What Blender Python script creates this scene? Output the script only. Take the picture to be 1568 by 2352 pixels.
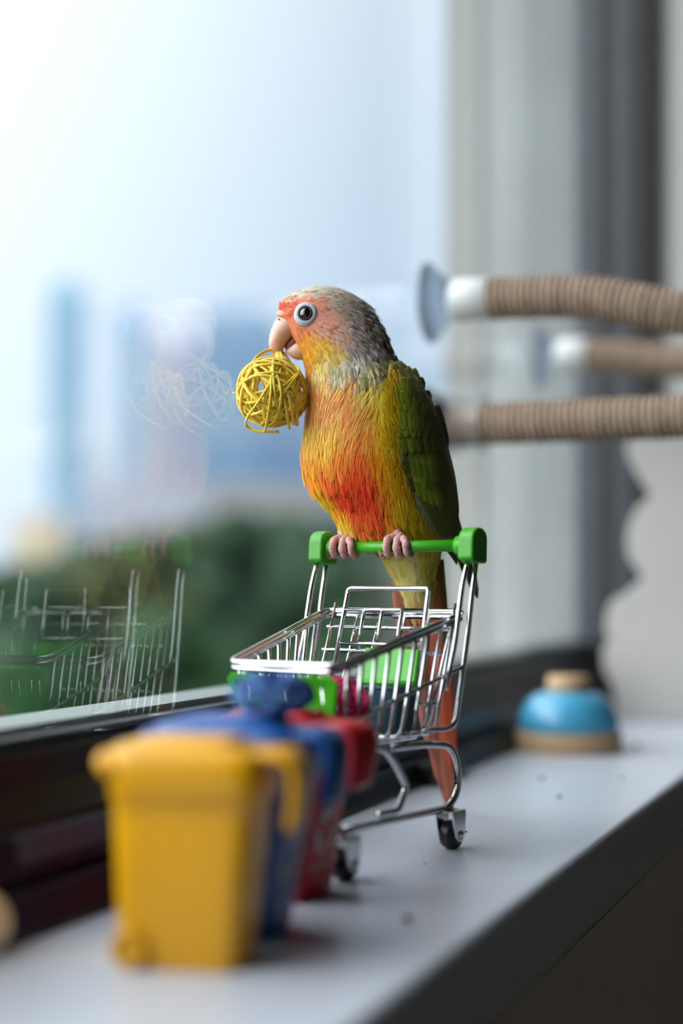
import bpy, math, random
import numpy as np
from mathutils import Vector, Matrix

random.seed(7); rng = np.random.default_rng(7)
for o in list(bpy.data.objects): bpy.data.objects.remove(o, do_unlink=True)
scene = bpy.context.scene
COL = scene.collection

# ------------------------------------------------------------------ camera
FPX = 3267.0; H = 0.125; HOR = 1345.0
TH = math.atan((2150 - 784) / FPX)               # sill direction (+Y) vanishes at px 2150
AF = np.array([-math.sin(TH), math.cos(TH), 0.0]); AR = np.array([math.cos(TH), math.sin(TH), 0.0])
AZ = np.array([0, 0, 1.0]); CAM = np.array([0, 0, H])
cam_d = bpy.data.cameras.new('camera'); cam = bpy.data.objects.new('camera', cam_d); COL.objects.link(cam)
cam.location = CAM; cam.rotation_euler = (math.pi / 2, 0, TH)
cam_d.sensor_fit = 'AUTO'; cam_d.sensor_width = 36.0; cam_d.lens = 36.0 * FPX / 2352.0
cam_d.shift_y = (HOR - 1176) / 2352.0
cam_d.clip_start = 0.02; cam_d.clip_end = 5000
cam_d.dof.use_dof = True; cam_d.dof.focus_distance = 0.706; cam_d.dof.aperture_fstop = 2.3
cam_d.dof.aperture_blades = 0
scene.camera = cam

# ------------------------------------------------------------------ world: bright overcast sky
def S(r, g, b):
    f = lambda c: (c/255/12.92) if c/255 <= .04045 else ((c/255+.055)/1.055)**2.4
    return (f(r), f(g), f(b), 1.0)
world = bpy.data.worlds.new('overcast'); scene.world = world; world.use_nodes = True
wt = world.node_tree; wt.nodes.clear()
N = wt.nodes.new; LK = wt.links.new
tc = N('ShaderNodeTexCoord'); pass
# thin overcast: brightness and whiteness grow towards the veiled sun, high up on the window side
vm = N('ShaderNodeVectorMath'); vm.operation = 'DOT_PRODUCT'; LK(tc.outputs['Generated'], vm.inputs[0])
vm.inputs[1].default_value = Vector((-.62, -.50, .60)).normalized()
def MA(op, a, b):
    n = N('ShaderNodeMath'); n.operation = op
    for k, x in enumerate((a, b)):
        if isinstance(x, (int, float)): n.inputs[k].default_value = x
        else: LK(x, n.inputs[k])
    return n.outputs[0]
cs = vm.outputs['Value']
broad = MA('MULTIPLY', MA('EXPONENT', MA('MULTIPLY', cs, 1.0), 0), .86)
veil = MA('MULTIPLY', MA('POWER', MA('MAXIMUM', cs, 0.0), 4.0), 3.6)
lum = MA('ADD', broad, veil)
mrc = N('ShaderNodeMapRange'); LK(cs, mrc.inputs[0]); mrc.inputs[1].default_value = -.2; mrc.inputs[2].default_value = .3
tint = N('ShaderNodeMix'); tint.data_type = 'RGBA'; LK(mrc.outputs[0], tint.inputs[0])
tint.inputs[6].default_value = (.72, .92, 1.17, 1); tint.inputs[7].default_value = (.97, 1.0, 1.02, 1)
mx = N('ShaderNodeVectorMath'); mx.operation = 'SCALE'; LK(tint.outputs[2], mx.inputs[0]); LK(lum, mx.inputs['Scale'])
bg = N('ShaderNodeBackground'); LK(mx.outputs[0], bg.inputs[0]); bg.inputs[1].default_value = 1.0
wo = N('ShaderNodeOutputWorld'); LK(bg.outputs[0], wo.inputs[0])
vs = scene.view_settings; vs.view_transform = 'Standard'; vs.look = 'None'; vs.gamma = 1.0
vs.use_curve_mapping = False; vs.exposure = 0.5

# ------------------------------------------------------------------ helpers
def ray(px, py): return AF + AR*(px-784)/FPX + AZ*(HOR-py)/FPX
def ground(px, py, z=0.0):
    d = ray(px, py); return CAM + d*((z-H)/d[2])
def at(px, py, D): return CAM + ray(px, py)*D
def hitplane(px, py, P, n):
    d = ray(px, py); return CAM + d*(np.dot(np.asarray(P)-CAM, n)/np.dot(d, n))

def tag(o, label=None, cat=None, group=None, kind=None):
    if label: o['label'] = label
    if cat: o['category'] = cat
    if group: o['group'] = group
    if kind: o['kind'] = kind
    return o
def empty(name, loc, rz=0.0):
    o = bpy.data.objects.new(name, None); COL.objects.link(o); o.empty_display_size = .01
    o.location = loc; o.rotation_euler = (0, 0, rz); return o
def mobj(name, vf, mat, parent=None, smooth=True, loc=None, rz=0.0, cols=None, uvs=None):
    v, f = vf
    me = bpy.data.meshes.new(name)
    me.from_pydata([tuple(map(float, p)) for p in v], [], [tuple(map(int, q)) for q in f]); me.update()
    if smooth: me.polygons.foreach_set('use_smooth', [True]*len(me.polygons))
    if cols is not None:
        at_ = me.color_attributes.new('Col', 'FLOAT_COLOR', 'POINT')
        c = np.ones((len(v), 4), np.float32); c[:, :3] = np.asarray(cols)[:, :3]
        at_.data.foreach_set('color', c.ravel())
    if uvs is not None:
        ul = me.uv_layers.new(name='UVMap'); li = np.zeros(len(me.loops), np.int32)
        me.loops.foreach_get('vertex_index', li)
        ul.data.foreach_set('uv', np.asarray(uvs, np.float32)[li].ravel())
    me.materials.append(mat)
    o = bpy.data.objects.new(name, me); COL.objects.link(o)
    if parent: o.parent = parent
    if loc is not None: o.location = loc
    if rz: o.rotation_euler = (0, 0, rz)
    return o
def join(*parts):
    V = []; Fc = []
    for v, f in parts:
        n = len(V); V.extend([tuple(p) for p in v]); Fc.extend([tuple(i+n for i in q) for q in f])
    return V, Fc
def box(x0, x1, y0, y1, z0, z1):
    v = [(x0,y0,z0),(x1,y0,z0),(x1,y1,z0),(x0,y1,z0),(x0,y0,z1),(x1,y0,z1),(x1,y1,z1),(x0,y1,z1)]
    return v, [(0,3,2,1),(4,5,6,7),(0,1,5,4),(1,2,6,5),(2,3,7,6),(3,0,4,7)]
def bevel(o, w, seg=2, ang=.6):
    m = o.modifiers.new('bevel', 'BEVEL'); m.width = w; m.segments = seg; m.limit_method = 'ANGLE'; m.angle_limit = ang
    return o
def extrude_y(prof, y0, y1):
    n = len(prof); v = [(x, y0, z) for x, z in prof] + [(x, y1, z) for x, z in prof]
    f = [(i, (i+1) % n, (i+1) % n+n, i+n) for i in range(n)]
    f += [tuple(range(n-1, -1, -1)), tuple(range(n, 2*n))]
    return v, f
def prism(poly, axis_pts):
    """closed polygon in 3-D (list) extruded by vector"""
    n = len(poly); ex = np.asarray(axis_pts)
    v = [tuple(p) for p in poly] + [tuple(np.asarray(p)+ex) for p in poly]
    f = [(i, (i+1) % n, (i+1) % n+n, i+n) for i in range(n)] + [tuple(range(n-1, -1, -1)), tuple(range(n, 2*n))]
    return v, f
def lathe(prof, n=32, c=(0,0,0)):
    v = []; f = []; m = len(prof)
    for i in range(n):
        a = 2*math.pi*i/n
        for r, z in prof: v.append((c[0]+r*math.cos(a), c[1]+r*math.sin(a), c[2]+z))
    for i in range(n):
        j = (i+1) % n
        for k in range(m-1): f.append((i*m+k, j*m+k, j*m+k+1, i*m+k+1))
    f.append(tuple(i*m for i in range(n))[::-1]); f.append(tuple(i*m+m-1 for i in range(n)))
    return v, f
def lathe_axis(prof, p, d, n=24):
    """lathe around axis d from p; prof = (radius, along)"""
    v, f = lathe(prof, n); q = Vector((0,0,1)).rotation_difference(Vector(d)); p = Vector(p)
    return [tuple(p + q @ Vector(a)) for a in v], f
def fillet(pts, r, n=5):
    pts = [np.asarray(p, float) for p in pts]; out = [pts[0]]
    for i in range(1, len(pts)-1):
        a, b, c = pts[i-1], pts[i], pts[i+1]
        la = np.linalg.norm(a-b); lc = np.linalg.norm(c-b); rr = min(r, la*.49, lc*.49)
        p = b+(a-b)/la*rr; q = b+(c-b)/lc*rr
        for k in range(n+1):
            t = k/n; out.append(p*(1-t)**2+2*b*t*(1-t)+q*t*t)
    out.append(pts[-1]); return out
def spline(pts, n=8):
    P = [np.asarray(p, float) for p in pts]; P = [2*P[0]-P[1]]+P+[2*P[-1]-P[-2]]; out = []
    for i in range(1, len(P)-2):
        for k in range(n):
            t = k/n; a, b, c, d = P[i-1:i+3]
            out.append(.5*((2*b)+(c-a)*t+(2*a-5*b+4*c-d)*t*t+(3*b-a-3*c+d)*t**3))
    out.append(P[-2]); return out
def tube(pts, r, n=8, closed=False, squash=1.0):
    P = [np.asarray(p, float) for p in pts]; m = len(P); v = []; f = []
    rs = r if hasattr(r, '__len__') else [r]*m
    nrm = None
    for i in range(m):
        if closed: t = P[(i+1) % m]-P[i-1]
        else: t = P[min(i+1, m-1)]-P[max(i-1, 0)]
        t = t/(np.linalg.norm(t)+1e-12)
        if nrm is None:
            nrm = np.cross(t, [0,0,1.]) if abs(t[2]) < .9 else np.cross(t, [1.,0,0])
        nrm = nrm-t*np.dot(nrm, t); nrm /= np.linalg.norm(nrm)+1e-12
        b = np.cross(t, nrm)
        for k in range(n):
            a = 2*math.pi*k/n; v.append(P[i]+rs[i]*(math.cos(a)*nrm+squash*math.sin(a)*b))
    for i in range(m if closed else m-1):
        j = (i+1) % m
        for k in range(n):
            l = (k+1) % n; f.append((i*n+k, i*n+l, j*n+l, j*n+k))
    if not closed: f.append(tuple(range(n-1, -1, -1))); f.append(tuple((m-1)*n+k for k in range(n)))
    return v, f
def superring(cx, cy, hx, hy, z, n=32, p=4.0):
    out = []
    for i in range(n):
        a = 2*math.pi*i/n; c, s = math.cos(a), math.sin(a)
        out.append((cx+hx*math.copysign(abs(c)**(2/p), c), cy+hy*math.copysign(abs(s)**(2/p), s), z))
    return out
def loft(rings, cap=True):
    n = len(rings[0]); v = [tuple(p) for r in rings for p in r]; f = []
    for i in range(len(rings)-1):
        for k in range(n):
            l = (k+1) % n; f.append((i*n+k, i*n+l, (i+1)*n+l, (i+1)*n+k))
    if cap: f.append(tuple(range(n-1, -1, -1))); f.append(tuple((len(rings)-1)*n+k for k in range(n)))
    return v, f

# ------------------------------------------------------------------ materials
def mat(name, col, rough=.5, metal=0.0, spec=.5, noise=0.0, nscale=40.0, bump=0.0, bscale=200.0, coat=0.0, trans=0.0,
        sss=0.0, col2=None, stretch=None):
    m = bpy.data.materials.new(name); m.use_nodes = True; t = m.node_tree; b = t.nodes['Principled BSDF']
    b.inputs['Base Color'].default_value = col; b.inputs['Roughness'].default_value = rough
    b.inputs['Metallic'].default_value = metal; b.inputs['Specular IOR Level'].default_value = spec
    b.inputs['Coat Weight'].default_value = coat; b.inputs['Coat Roughness'].default_value = .12
    if trans: b.inputs['Transmission Weight'].default_value = trans
    if sss:
        b.inputs['Subsurface Weight'].default_value = sss; b.inputs['Subsurface Radius'].default_value = (1., .5, .25)
        b.inputs['Subsurface Scale'].default_value = .003
    co = t.nodes.new('ShaderNodeTexCoord'); vec = co.outputs['Object']
    if stretch:
        mp = t.nodes.new('ShaderNodeMapping'); mp.inputs['Scale'].default_value = stretch
        t.links.new(vec, mp.inputs[0]); vec = mp.outputs[0]
    if noise or col2:
        nz = t.nodes.new('ShaderNodeTexNoise'); nz.inputs['Scale'].default_value = nscale; nz.inputs['Detail'].default_value = 5
        t.links.new(vec, nz.inputs['Vector'])
        r = t.nodes.new('ShaderNodeMix'); r.data_type = 'RGBA'
        c2 = col2 if col2 else tuple(max(0, c*(1-noise)) for c in col[:3])+(1,)
        r.inputs[6].default_value = col; r.inputs[7].default_value = c2
        mrr = t.nodes.new('ShaderNodeMapRange'); mrr.inputs[1].default_value = .35; mrr.inputs[2].default_value = .65
        t.links.new(nz.outputs[0], mrr.inputs[0]); t.links.new(mrr.outputs[0], r.inputs[0]); t.links.new(r.outputs[2], b.inputs['Base Color'])
    if bump:
        n2 = t.nodes.new('ShaderNodeTexNoise'); n2.inputs['Scale'].default_value = bscale; n2.inputs['Detail'].default_value = 4
        t.links.new(vec, n2.inputs['Vector']); bp = t.nodes.new('ShaderNodeBump'); bp.inputs['Strength'].default_value = bump
        bp.inputs['Distance'].default_value = .001
        t.links.new(n2.outputs[0], bp.inputs['Height']); t.links.new(bp.outputs[0], b.inputs['Normal'])
    return m
def thin_clear(name, tint, body=0.0, bodycol=(.8,.85,.9,1), f0=.04, front=False):
    """thin transparent sheet: Schlick mirror reflection over clear transmission (+ a little milky body)"""
    m = bpy.data.materials.new(name); m.use_nodes = True; t = m.node_tree; t.nodes.clear()
    n = t.nodes.new; k = t.links.new
    g = n('ShaderNodeNewGeometry'); d = n('ShaderNodeVectorMath'); d.operation = 'DOT_PRODUCT'
    k(g.outputs['Incoming'], d.inputs[0]); k(g.outputs['Normal'], d.inputs[1])
    ab = n('ShaderNodeMath'); ab.operation = 'ABSOLUTE'; k(d.outputs['Value'], ab.inputs[0])
    om = n('ShaderNodeMath'); om.operation = 'SUBTRACT'; om.inputs[0].default_value = 1; k(ab.outputs[0], om.inputs[1])
    pw = n('ShaderNodeMath'); pw.operation = 'POWER'; k(om.outputs[0], pw.inputs[0]); pw.inputs[1].default_value = 5
    ma = n('ShaderNodeMath'); ma.operation = 'MULTIPLY_ADD'; k(pw.outputs[0], ma.inputs[0]); ma.inputs[1].default_value = 1-f0; ma.inputs[2].default_value = f0
    tr = n('ShaderNodeBsdfTransparent'); tr.inputs[0].default_value = tint
    gl = n('ShaderNodeBsdfGlossy'); gl.inputs['Roughness'].default_value = 0.0 if body == 0 else .12
    base = tr
    if body:
        df = n('ShaderNodeBsdfDiffuse'); df.inputs[0].default_value = bodycol
        tl = n('ShaderNodeBsdfTranslucent'); tl.inputs[0].default_value = bodycol
        m0 = n('ShaderNodeMixShader'); m0.inputs[0].default_value = .5; k(df.outputs[0], m0.inputs[1]); k(tl.outputs[0], m0.inputs[2])
        m1 = n('ShaderNodeMixShader'); m1.inputs[0].default_value = body; k(tr.outputs[0], m1.inputs[1]); k(m0.outputs[0], m1.inputs[2]); base = m1
    fac = ma
    if front:      # a pane's two faces count as one mirror
        bk = n('ShaderNodeMath'); bk.operation = 'SUBTRACT'; bk.inputs[0].default_value = 1; k(g.outputs['Backfacing'], bk.inputs[1])
        fac = n('ShaderNodeMath'); fac.operation = 'MULTIPLY'; k(ma.outputs[0], fac.inputs[0]); k(bk.outputs[0], fac.inputs[1])
    ms = n('ShaderNodeMixShader'); k(fac.outputs[0], ms.inputs[0]); k(base.outputs[0], ms.inputs[1]); k(gl.outputs[0], ms.inputs[2])
    ou = n('ShaderNodeOutputMaterial'); k(ms.outputs[0], ou.inputs[0])
    return m
def feather_mat(name, rough=.6, stripes=60.0, sheen=.15, soft=0.0):
    m = bpy.data.materials.new(name); m.use_nodes = True; t = m.node_tree; b = t.nodes['Principled BSDF']
    a = t.nodes.new('ShaderNodeAttribute'); a.attribute_name = 'Col'
    uv = t.nodes.new('ShaderNodeTexCoord')
    # barbs: fine chevron lines running out from the shaft
    sx = t.nodes.new('ShaderNodeSeparateXYZ'); t.links.new(uv.outputs['UV'], sx.inputs[0])
    s1 = t.nodes.new('ShaderNodeMath'); s1.operation = 'SUBTRACT'; s1.inputs[1].default_value = .5; t.links.new(sx.outputs[0], s1.inputs[0])
    s2 = t.nodes.new('ShaderNodeMath'); s2.operation = 'ABSOLUTE'; t.links.new(s1.outputs[0], s2.inputs[0])
    s3 = t.nodes.new('ShaderNodeMath'); s3.operation = 'SUBTRACT'; t.links.new(sx.outputs[1], s3.inputs[0]); t.links.new(s2.outputs[0], s3.inputs[1])
    s4 = t.nodes.new('ShaderNodeMath'); s4.operation = 'MULTIPLY'; s4.inputs[1].default_value = stripes; t.links.new(s3.outputs[0], s4.inputs[0])
    s5 = t.nodes.new('ShaderNodeMath'); s5.operation = 'SINE'; t.links.new(s4.outputs[0], s5.inputs[0])
    hs = t.nodes.new('ShaderNodeHueSaturation'); t.links.new(a.outputs['Color'], hs.inputs['Color'])
    mr_ = t.nodes.new('ShaderNodeMapRange'); mr_.inputs[1].default_value = -1; mr_.inputs[2].default_value = 1; mr_.inputs[3].default_value = .94; mr_.inputs[4].default_value = 1.05
    t.links.new(s5.outputs[0], mr_.inputs[0]); t.links.new(mr_.outputs[0], hs.inputs['Value'])
    t.links.new(hs.outputs[0], b.inputs['Base Color'])
    bp = t.nodes.new('ShaderNodeBump'); bp.inputs['Strength'].default_value = .12; bp.inputs['Distance'].default_value = .0002
    t.links.new(s5.outputs[0], bp.inputs['Height']); t.links.new(bp.outputs[0], b.inputs['Normal'])
    b.inputs['Roughness'].default_value = rough; b.inputs['Specular IOR Level'].default_value = .25
    b.inputs['Sheen Weight'].default_value = sheen; b.inputs['Sheen Roughness'].default_value = .4
    if soft:       # light passes through thin barbs
        tl = t.nodes.new('ShaderNodeBsdfTranslucent'); t.links.new(hs.outputs[0], tl.inputs[0]); ms = t.nodes.new('ShaderNodeMixShader'); ms.inputs[0].default_value = soft
        out = t.nodes['Material Output']; t.links.new(b.outputs[0], ms.inputs[1]); t.links.new(tl.outputs[0], ms.inputs[2]); t.links.new(ms.outputs[0], out.inputs[0])
    return m
def vcol_mat(name, rough=.65):
    m = bpy.data.materials.new(name); m.use_nodes = True; t = m.node_tree; b = t.nodes['Principled BSDF']
    a = t.nodes.new('ShaderNodeAttribute'); a.attribute_name = 'Col'; t.links.new(a.outputs['Color'], b.inputs['Base Color'])
    b.inputs['Roughness'].default_value = rough; b.inputs['Specular IOR Level'].default_value = .2
    return m

M = dict(
    sill=mat('painted_sill', S(199,206,219), .29, spec=.5, noise=.05, nscale=30, bump=.3, bscale=220, stretch=(1.0,.22,1.0)),
    wall=mat('wall_paint', S(196,196,196), .8, noise=.04, nscale=6, bump=.1, bscale=120),
    walldark=mat('room_wall_paint', S(120,114,108), .85, noise=.05, nscale=4),
    panel=mat('skirting_panel_paint', S(206,198,190), .5, noise=.06, nscale=9, bump=.15, bscale=140, stretch=(1,.2,1)),
    frame=mat('dark_anodised_frame', S(12,14,19), .42, spec=.3, noise=.25, nscale=25, bump=.06, bscale=300, stretch=(1,.1,1)),
    framegrey=mat('grey_frame', S(58,64,72), .4, noise=.1, nscale=20),
    shadebrown=mat('brown_groove_shade', S(26,22,21), .6, noise=.2, nscale=30),  # dark brown, also painted in for the shadow beside the stile
    concrete=mat('outer_reveal_render', S(166,172,173), .85, noise=.12, nscale=7, bump=.3, bscale=60),
    concrete2=mat('outer_reveal_edge', S(146,148,146), .85, noise=.1, nscale=9),
    ledge=mat('ledge_metal', S(118,127,125), .5, noise=.1, nscale=20),
    glass=thin_clear('window_glass', (.985,.992,.992,1), f0=.07, front=True),
    cup=thin_clear('clear_suction_plastic', (.90,.94,.97,1), body=.14, bodycol=(.66,.70,.80,1), f0=.06),
    sleeve=thin_clear('clear_sleeve_plastic', (.97,.98,.99,1), body=.05, bodycol=(.75,.78,.85,1), f0=.03),
    collar=mat('white_plastic', S(225,228,228), .4, spec=.5),
    rope=mat('sisal_rope', S(184,160,140), .9, noise=.35, nscale=220, bump=.6, bscale=900),
    ropecore=mat('perch_core', S(84,70,58), .9, noise=.2),
    wood=mat('pale_wood', S(200,168,128), .6, noise=.18, nscale=30, bump=.1, bscale=120, stretch=(1,1,8)),
    bellblue=mat('bell_blue_enamel', S(74,164,206), .32, spec=.5, coat=.3, noise=.05, nscale=8),
    board=mat('pale_board', S(184,181,177), .7, noise=.05, nscale=9, bump=.1, bscale=90),
    chrome=mat('chrome_wire', (.62,.63,.65,1), .06, metal=1.0),
    steel=mat('pressed_steel', (.74,.75,.76,1), .22, metal=1.0, noise=.1, nscale=300),
    rubber=mat('black_rubber', S(22,22,24), .38, spec=.5),
    green=mat('green_plastic', S(58,158,18), .38, sss=.25, noise=.05, nscale=60),
    yellow=mat('yellow_plastic', S(230,168,0), .32, sss=.2, noise=.04, nscale=30),
    blue=mat('blue_plastic', S(22,82,158), .34, sss=.1, noise=.06, nscale=40),
    red=mat('red_plastic', S(186,22,34), .34, sss=.1, noise=.06, nscale=40),
    print=mat('grey_white_print', S(205,200,198), .6, noise=.1, nscale=400),
    teal=mat('dark_teal_plastic', S(18,70,88), .45, noise=.1, nscale=40),
    rattan=mat('yellow_rattan', S(252,222,84), .55, sss=.15, noise=.18, nscale=150, bump=.25, bscale=900),
    twine=mat('blue_twine', S(64,112,186), .5, noise=.3, nscale=200, bump=.2, bscale=600),
    navy=mat('navy_twine', S(20,36,74), .65, noise=.3, nscale=200),
    pink=mat('pink_twine', S(232,24,124), .45, sss=.1, noise=.25, nscale=200),
    cream=mat('cream_lacquer', S(222,212,192), .4, noise=.04, nscale=20),
    ochre=mat('ochre_rim', S(190,140,70), .5, noise=.1, nscale=50),
    crumb=mat('brown_crumb', S(96,70,60), .9, noise=.3, nscale=600),
    crumbred=mat('red_crumb', S(150,60,54), .8, noise=.3, nscale=600),
    beak=mat('horn_beak', S(228,186,164), .34, sss=.3, noise=.14, nscale=160, coat=.2, col2=S(214,164,142)),
    mouth=mat('mouth_flesh', S(120,58,46), .5),
    cere=mat('cere_skin', S(222,160,138), .6, noise=.15, nscale=400),
    foot=mat('pink_scaly_skin', S(212,160,158), .55, sss=.2, noise=.25, nscale=350, bump=.7, bscale=900),
    claw=mat('claw_horn', S(196,170,160), .35, noise=.2, nscale=200),
    eyering=mat('eye_ring_skin', S(202,206,214), .6, noise=.1, nscale=500, bump=.3, bscale=900),
    iris=mat('iris_brown', S(58,40,34), .25),
    eye=mat('eye_black', S(10,8,8), .06, spec=.8, coat=1.0),
    plume=feather_mat('plumage', .7, 50, .25, .3),
    vane=feather_mat('flight_vane', .5, 110, .1),
    body=vcol_mat('down_body', .85),
    strand=vcol_mat('loose_barbs', .7),
    leaf=mat('tree_leaf', S(38,78,38), .8, noise=.35, nscale=.9),
    leaf2=mat('tree_leaf_dark', S(38,72,44), .8, noise=.35, nscale=.9),
    leaf3=mat('tree_leaf_olive', S(60,72,34), .8, noise=.3, nscale=.9),
    trunk=mat('bark', S(70,58,48), .9, noise=.3, nscale=5),
    soil=mat('outside_ground', S(36,58,34), .95, noise=.3, nscale=.05),
    floor=mat('floor_boards', S(70,60,52), .6, noise=.15, nscale=6, stretch=(1,.1,1)),
)

# ------------------------------------------------------------------ room shell and window
XG = -0.333          # glass plane
YW0, YW1 = -3.0, 1.50
SF, SB = -0.1525, -0.294
r = .004
sillprof = [(SB-.05, 0), (SF-r, 0)] + [(SF-r+r*math.sin(a), -r+r*math.cos(a)) for a in (.4,.8,1.2,1.57)] + [(SF, -.0385), (SF-.0012, -.040), (SB-.05, -.040)]
o = mobj('trim_1', extrude_y(sillprof[::-1], -3.2, 1.485), M['sill'], smooth=False)
tag(o, 'white painted window sill running under the dark window frame', 'window sill', kind='structure')
bevel(o, .0008, 2, .3)
o = mobj('wall_left', join(box(-.50, SF-.0008, -3.3, 1.9, -.9, -.0405), box(-.508, -.26, -3.3, YW0, -.0405, 2.5), box(-.508, -.26, YW0, 1.9, 2.2, 2.5)), M['panel'], smooth=False)
tag(o, 'plain wall under and around the window', 'wall', kind='structure')
o = mobj('wall_far', box(-.269, -.13, 1.485, 1.9, -.9, 2.5), M['wall'], smooth=False)
tag(o, 'pale grey wall pier beyond the window sill', 'wall', kind='structure')
for nm, b, lab, cat, m in [('wall_right', box(3.0, 3.1, -3.3, 4.0, -.9, 2.5), 'plain wall across the room', 'wall', 'walldark'),
                      ('wall_back', box(-.5, 3.1, -3.4, -3.3, -.9, 2.5), 'plain wall behind the viewer', 'wall', 'walldark'),
                      ('wall_end', box(-.508, 3.1, 4.0, 4.1, -.9, 2.5), 'plain wall at the far end of the room', 'wall', 'walldark'),
                      ('wall_side', box(-.508, -.13, 1.9, 4.0, -.9, 2.5), 'plain side wall past the window', 'wall', 'walldark'),
                      ('ceiling', box(-.5, 3.1, -3.4, 4.1, 2.5, 2.6), 'plain ceiling of the room', 'ceiling', 'walldark'),
                      ('floor', box(-.16, 3.1, -3.4, 4.1, -1.0, -.9), 'brown floor of the room', 'floor', 'floor')]:
    o = mobj(nm, b, M[m], smooth=False); tag(o, lab, cat, kind='structure')
o = mobj('wall_outside', box(-.508, -.336, 1.56, 1.9, -.3, 2.4), M['concrete'], smooth=False)
tag(o, 'pale grey outer wall reveal seen through the glass', 'wall', kind='structure')
tag(mobj('trim_2', box(-.520, -.478, 1.553, 1.86, -.3, 2.4), M['concrete2'], smooth=False), 'grey edge trim of the outer wall reveal', 'trim', kind='structure')
tag(mobj('trim_3', box(-.384, -.352, YW0, 1.56, .050, .0665), M['ledge'], smooth=False), 'pale outer ledge below the glass', 'ledge', kind='structure')

win = empty('window_1', (-.30, .2, 0)); tag(win, 'tall window with a black lower rail and jamb', 'window', kind='structure')
wl = lambda vf: ([(x+.30, y-.2, z) for x, y, z in vf[0]], vf[1])
def wpart(name, vf, m, bv=0):
    q = mobj(name, wl(vf), M[m], win, smooth=False)
    if bv: bevel(q, bv, 2)
    return q
wpart('pane', box(XG-.004, XG, YW0, YW1, .0540, 2.2), 'glass')
wpart('pane', box(XG-.018, XG-.014, YW0, YW1, .0540, 2.2), 'glass')
prof = [(SB,-.002), (SB,.003), (-.2975,.0105), (-.2985,.0155), (-.3005,.0162), (-.3015,.0120), (-.3060,.0125), (-.3062,.0225), (-.3095,.0335), (-.3125,.0345),
        (-.3127,.0372), (-.3135,.0376), (-.3215,.0470), (-.3225,.0478), (-.3230,.0600), (-.3240,.0612), (-.3252,.0604), (-.3260,.0545), (-.340,.0545), (-.340,-.002)]
q = wpart('lower_rail', extrude_y(prof, YW0, 1.485), 'frame', .0004)
wpart('outer_rail', box(-.352, -.340, YW0, YW1, -.002, .0635), 'frame', .001)
wpart('outer_jamb', box(-.364, -.3335, 1.535, 1.559, .06, 2.2), 'framegrey', .002)
wpart('groove_strip', box(-.3335, -.313, 1.508, 1.53, 0, 2.2), 'shadebrown')
wpart('stile', box(-.313, -.2915, 1.487, 1.52, 0, 2.2), 'framegrey', .002)
wpart('shade_strip', box(-.2915, -.2665, 1.470, 1.4849, 0, 2.2), 'shadebrown', .0015)  # dark brown strip built in place of the shadow beside the stile
wpart('sash_stop', box(-.312, -.288, .835, .905, .0005, .014), 'frame', .002)
wpart('track_guide', box(-.3105, -.3065, .30, .36, .0225, .034), 'framegrey', .0006)
wpart('track_guide', box(-.3105, -.3065, .43, .52, .0225, .034), 'framegrey', .0006)

# ------------------------------------------------------------------ outside: ground, trees, towers
GZ = -9.0
tag(mobj('ground', box(-900, -.6, -300, 900, GZ-1, GZ), M['soil'], smooth=False), 'flat ground far below the window', 'ground', kind='structure')
def tree(px, py_top, D, wpx, leafm, label, seed):
    rr = random.Random(seed); top = at(px, py_top, D); w = wpx/FPX*D
    base = np.array([top[0], top[1], GZ]); ht = top[2]-GZ
    e = empty('tree', base); tag(e, label, 'tree', 'trees outside the window')
    mobj('trunk', tube([(0,0,0),(.1,.05,ht*.3),(0,.1,ht*.75)], [.32,.24,.1], 8), M['trunk'], e)
    V = []; Fc = []
    lumps = [(rr.uniform(-.33,.33)*w, rr.uniform(-.33,.33)*w, ht-w*rr.uniform(.28,1.3), w*rr.uniform(.22,.34)) for _ in range(13)] + [(0,0,ht-w*.24,w*.24)]
    for (x, y, z, R_) in lumps:
        for _ in range(230):
            d = Vector((rr.gauss(0,1), rr.gauss(0,1), rr.gauss(0,1)+.2)).normalized(); p = Vector((x,y,z))+d*R_*rr.uniform(.75,1.0)
            t = d.orthogonal().normalized(); t.rotate(Matrix.Rotation(rr.uniform(0,6.28), 3, d)); t = (t+d*rr.uniform(-.5,.5)).normalized(); b = d.cross(t).normalized()
            s = w*rr.uniform(.06,.11); n = len(V)
            V += [p-t*s, p+b*s*.55, p+t*s, p-b*s*.55]; Fc.append((n,n+1,n+2,n+3))
    c = mobj('foliage', (V, Fc), M[leafm], e, smooth=False); c['kind'] = 'stuff'
TREES = [(-60,1300,30,'leaf','mid green tree nearest the left edge of the glass'),(340,1215,30,'leaf3','olive tree below the pale blue tower'),(740,1200,30,'leaf2','dark tree behind the cart handle'),(1140,1190,30,'leaf2','dark tree hidden by the outer wall'),
 (140,1275,38,'leaf2','dark tree below the beige house'),(540,1165,38,'leaf2','tall dark tree beneath the broad blue tower'),(940,1190,38,'leaf2','dark tree behind the parrot\'s tail'),
 (40,1285,47,'leaf','green tree beside the beige house'),(440,1195,47,'leaf3','olive tree under the mauve tower'),(840,1180,47,'leaf2','dark tree behind the parrot\'s feet'),
 (240,1265,57,'leaf2','small dark tree right of the beige house'),(640,1175,57,'leaf2','dark tree below the dark blue office block'),(1030,1190,57,'leaf2','dark tree next to the outer wall'),
 (60,1420,21,'leaf2','low dark crown just above the ledge'),(-480,1290,34,'leaf2','dark tree beyond the left end of the view'),(-900,1270,36,'leaf','green tree far along the street'),(-1350,1260,38,'leaf2','dark tree further along the street'),(-330,1420,21,'leaf','low green crown left of the cart reflection'),(-720,1410,21,'leaf2','low dark crown at the far left'),
 (430,1400,21,'leaf','low mid green crown just above the ledge'),(800,1390,21,'leaf','low green crown seen through the cart')]
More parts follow.
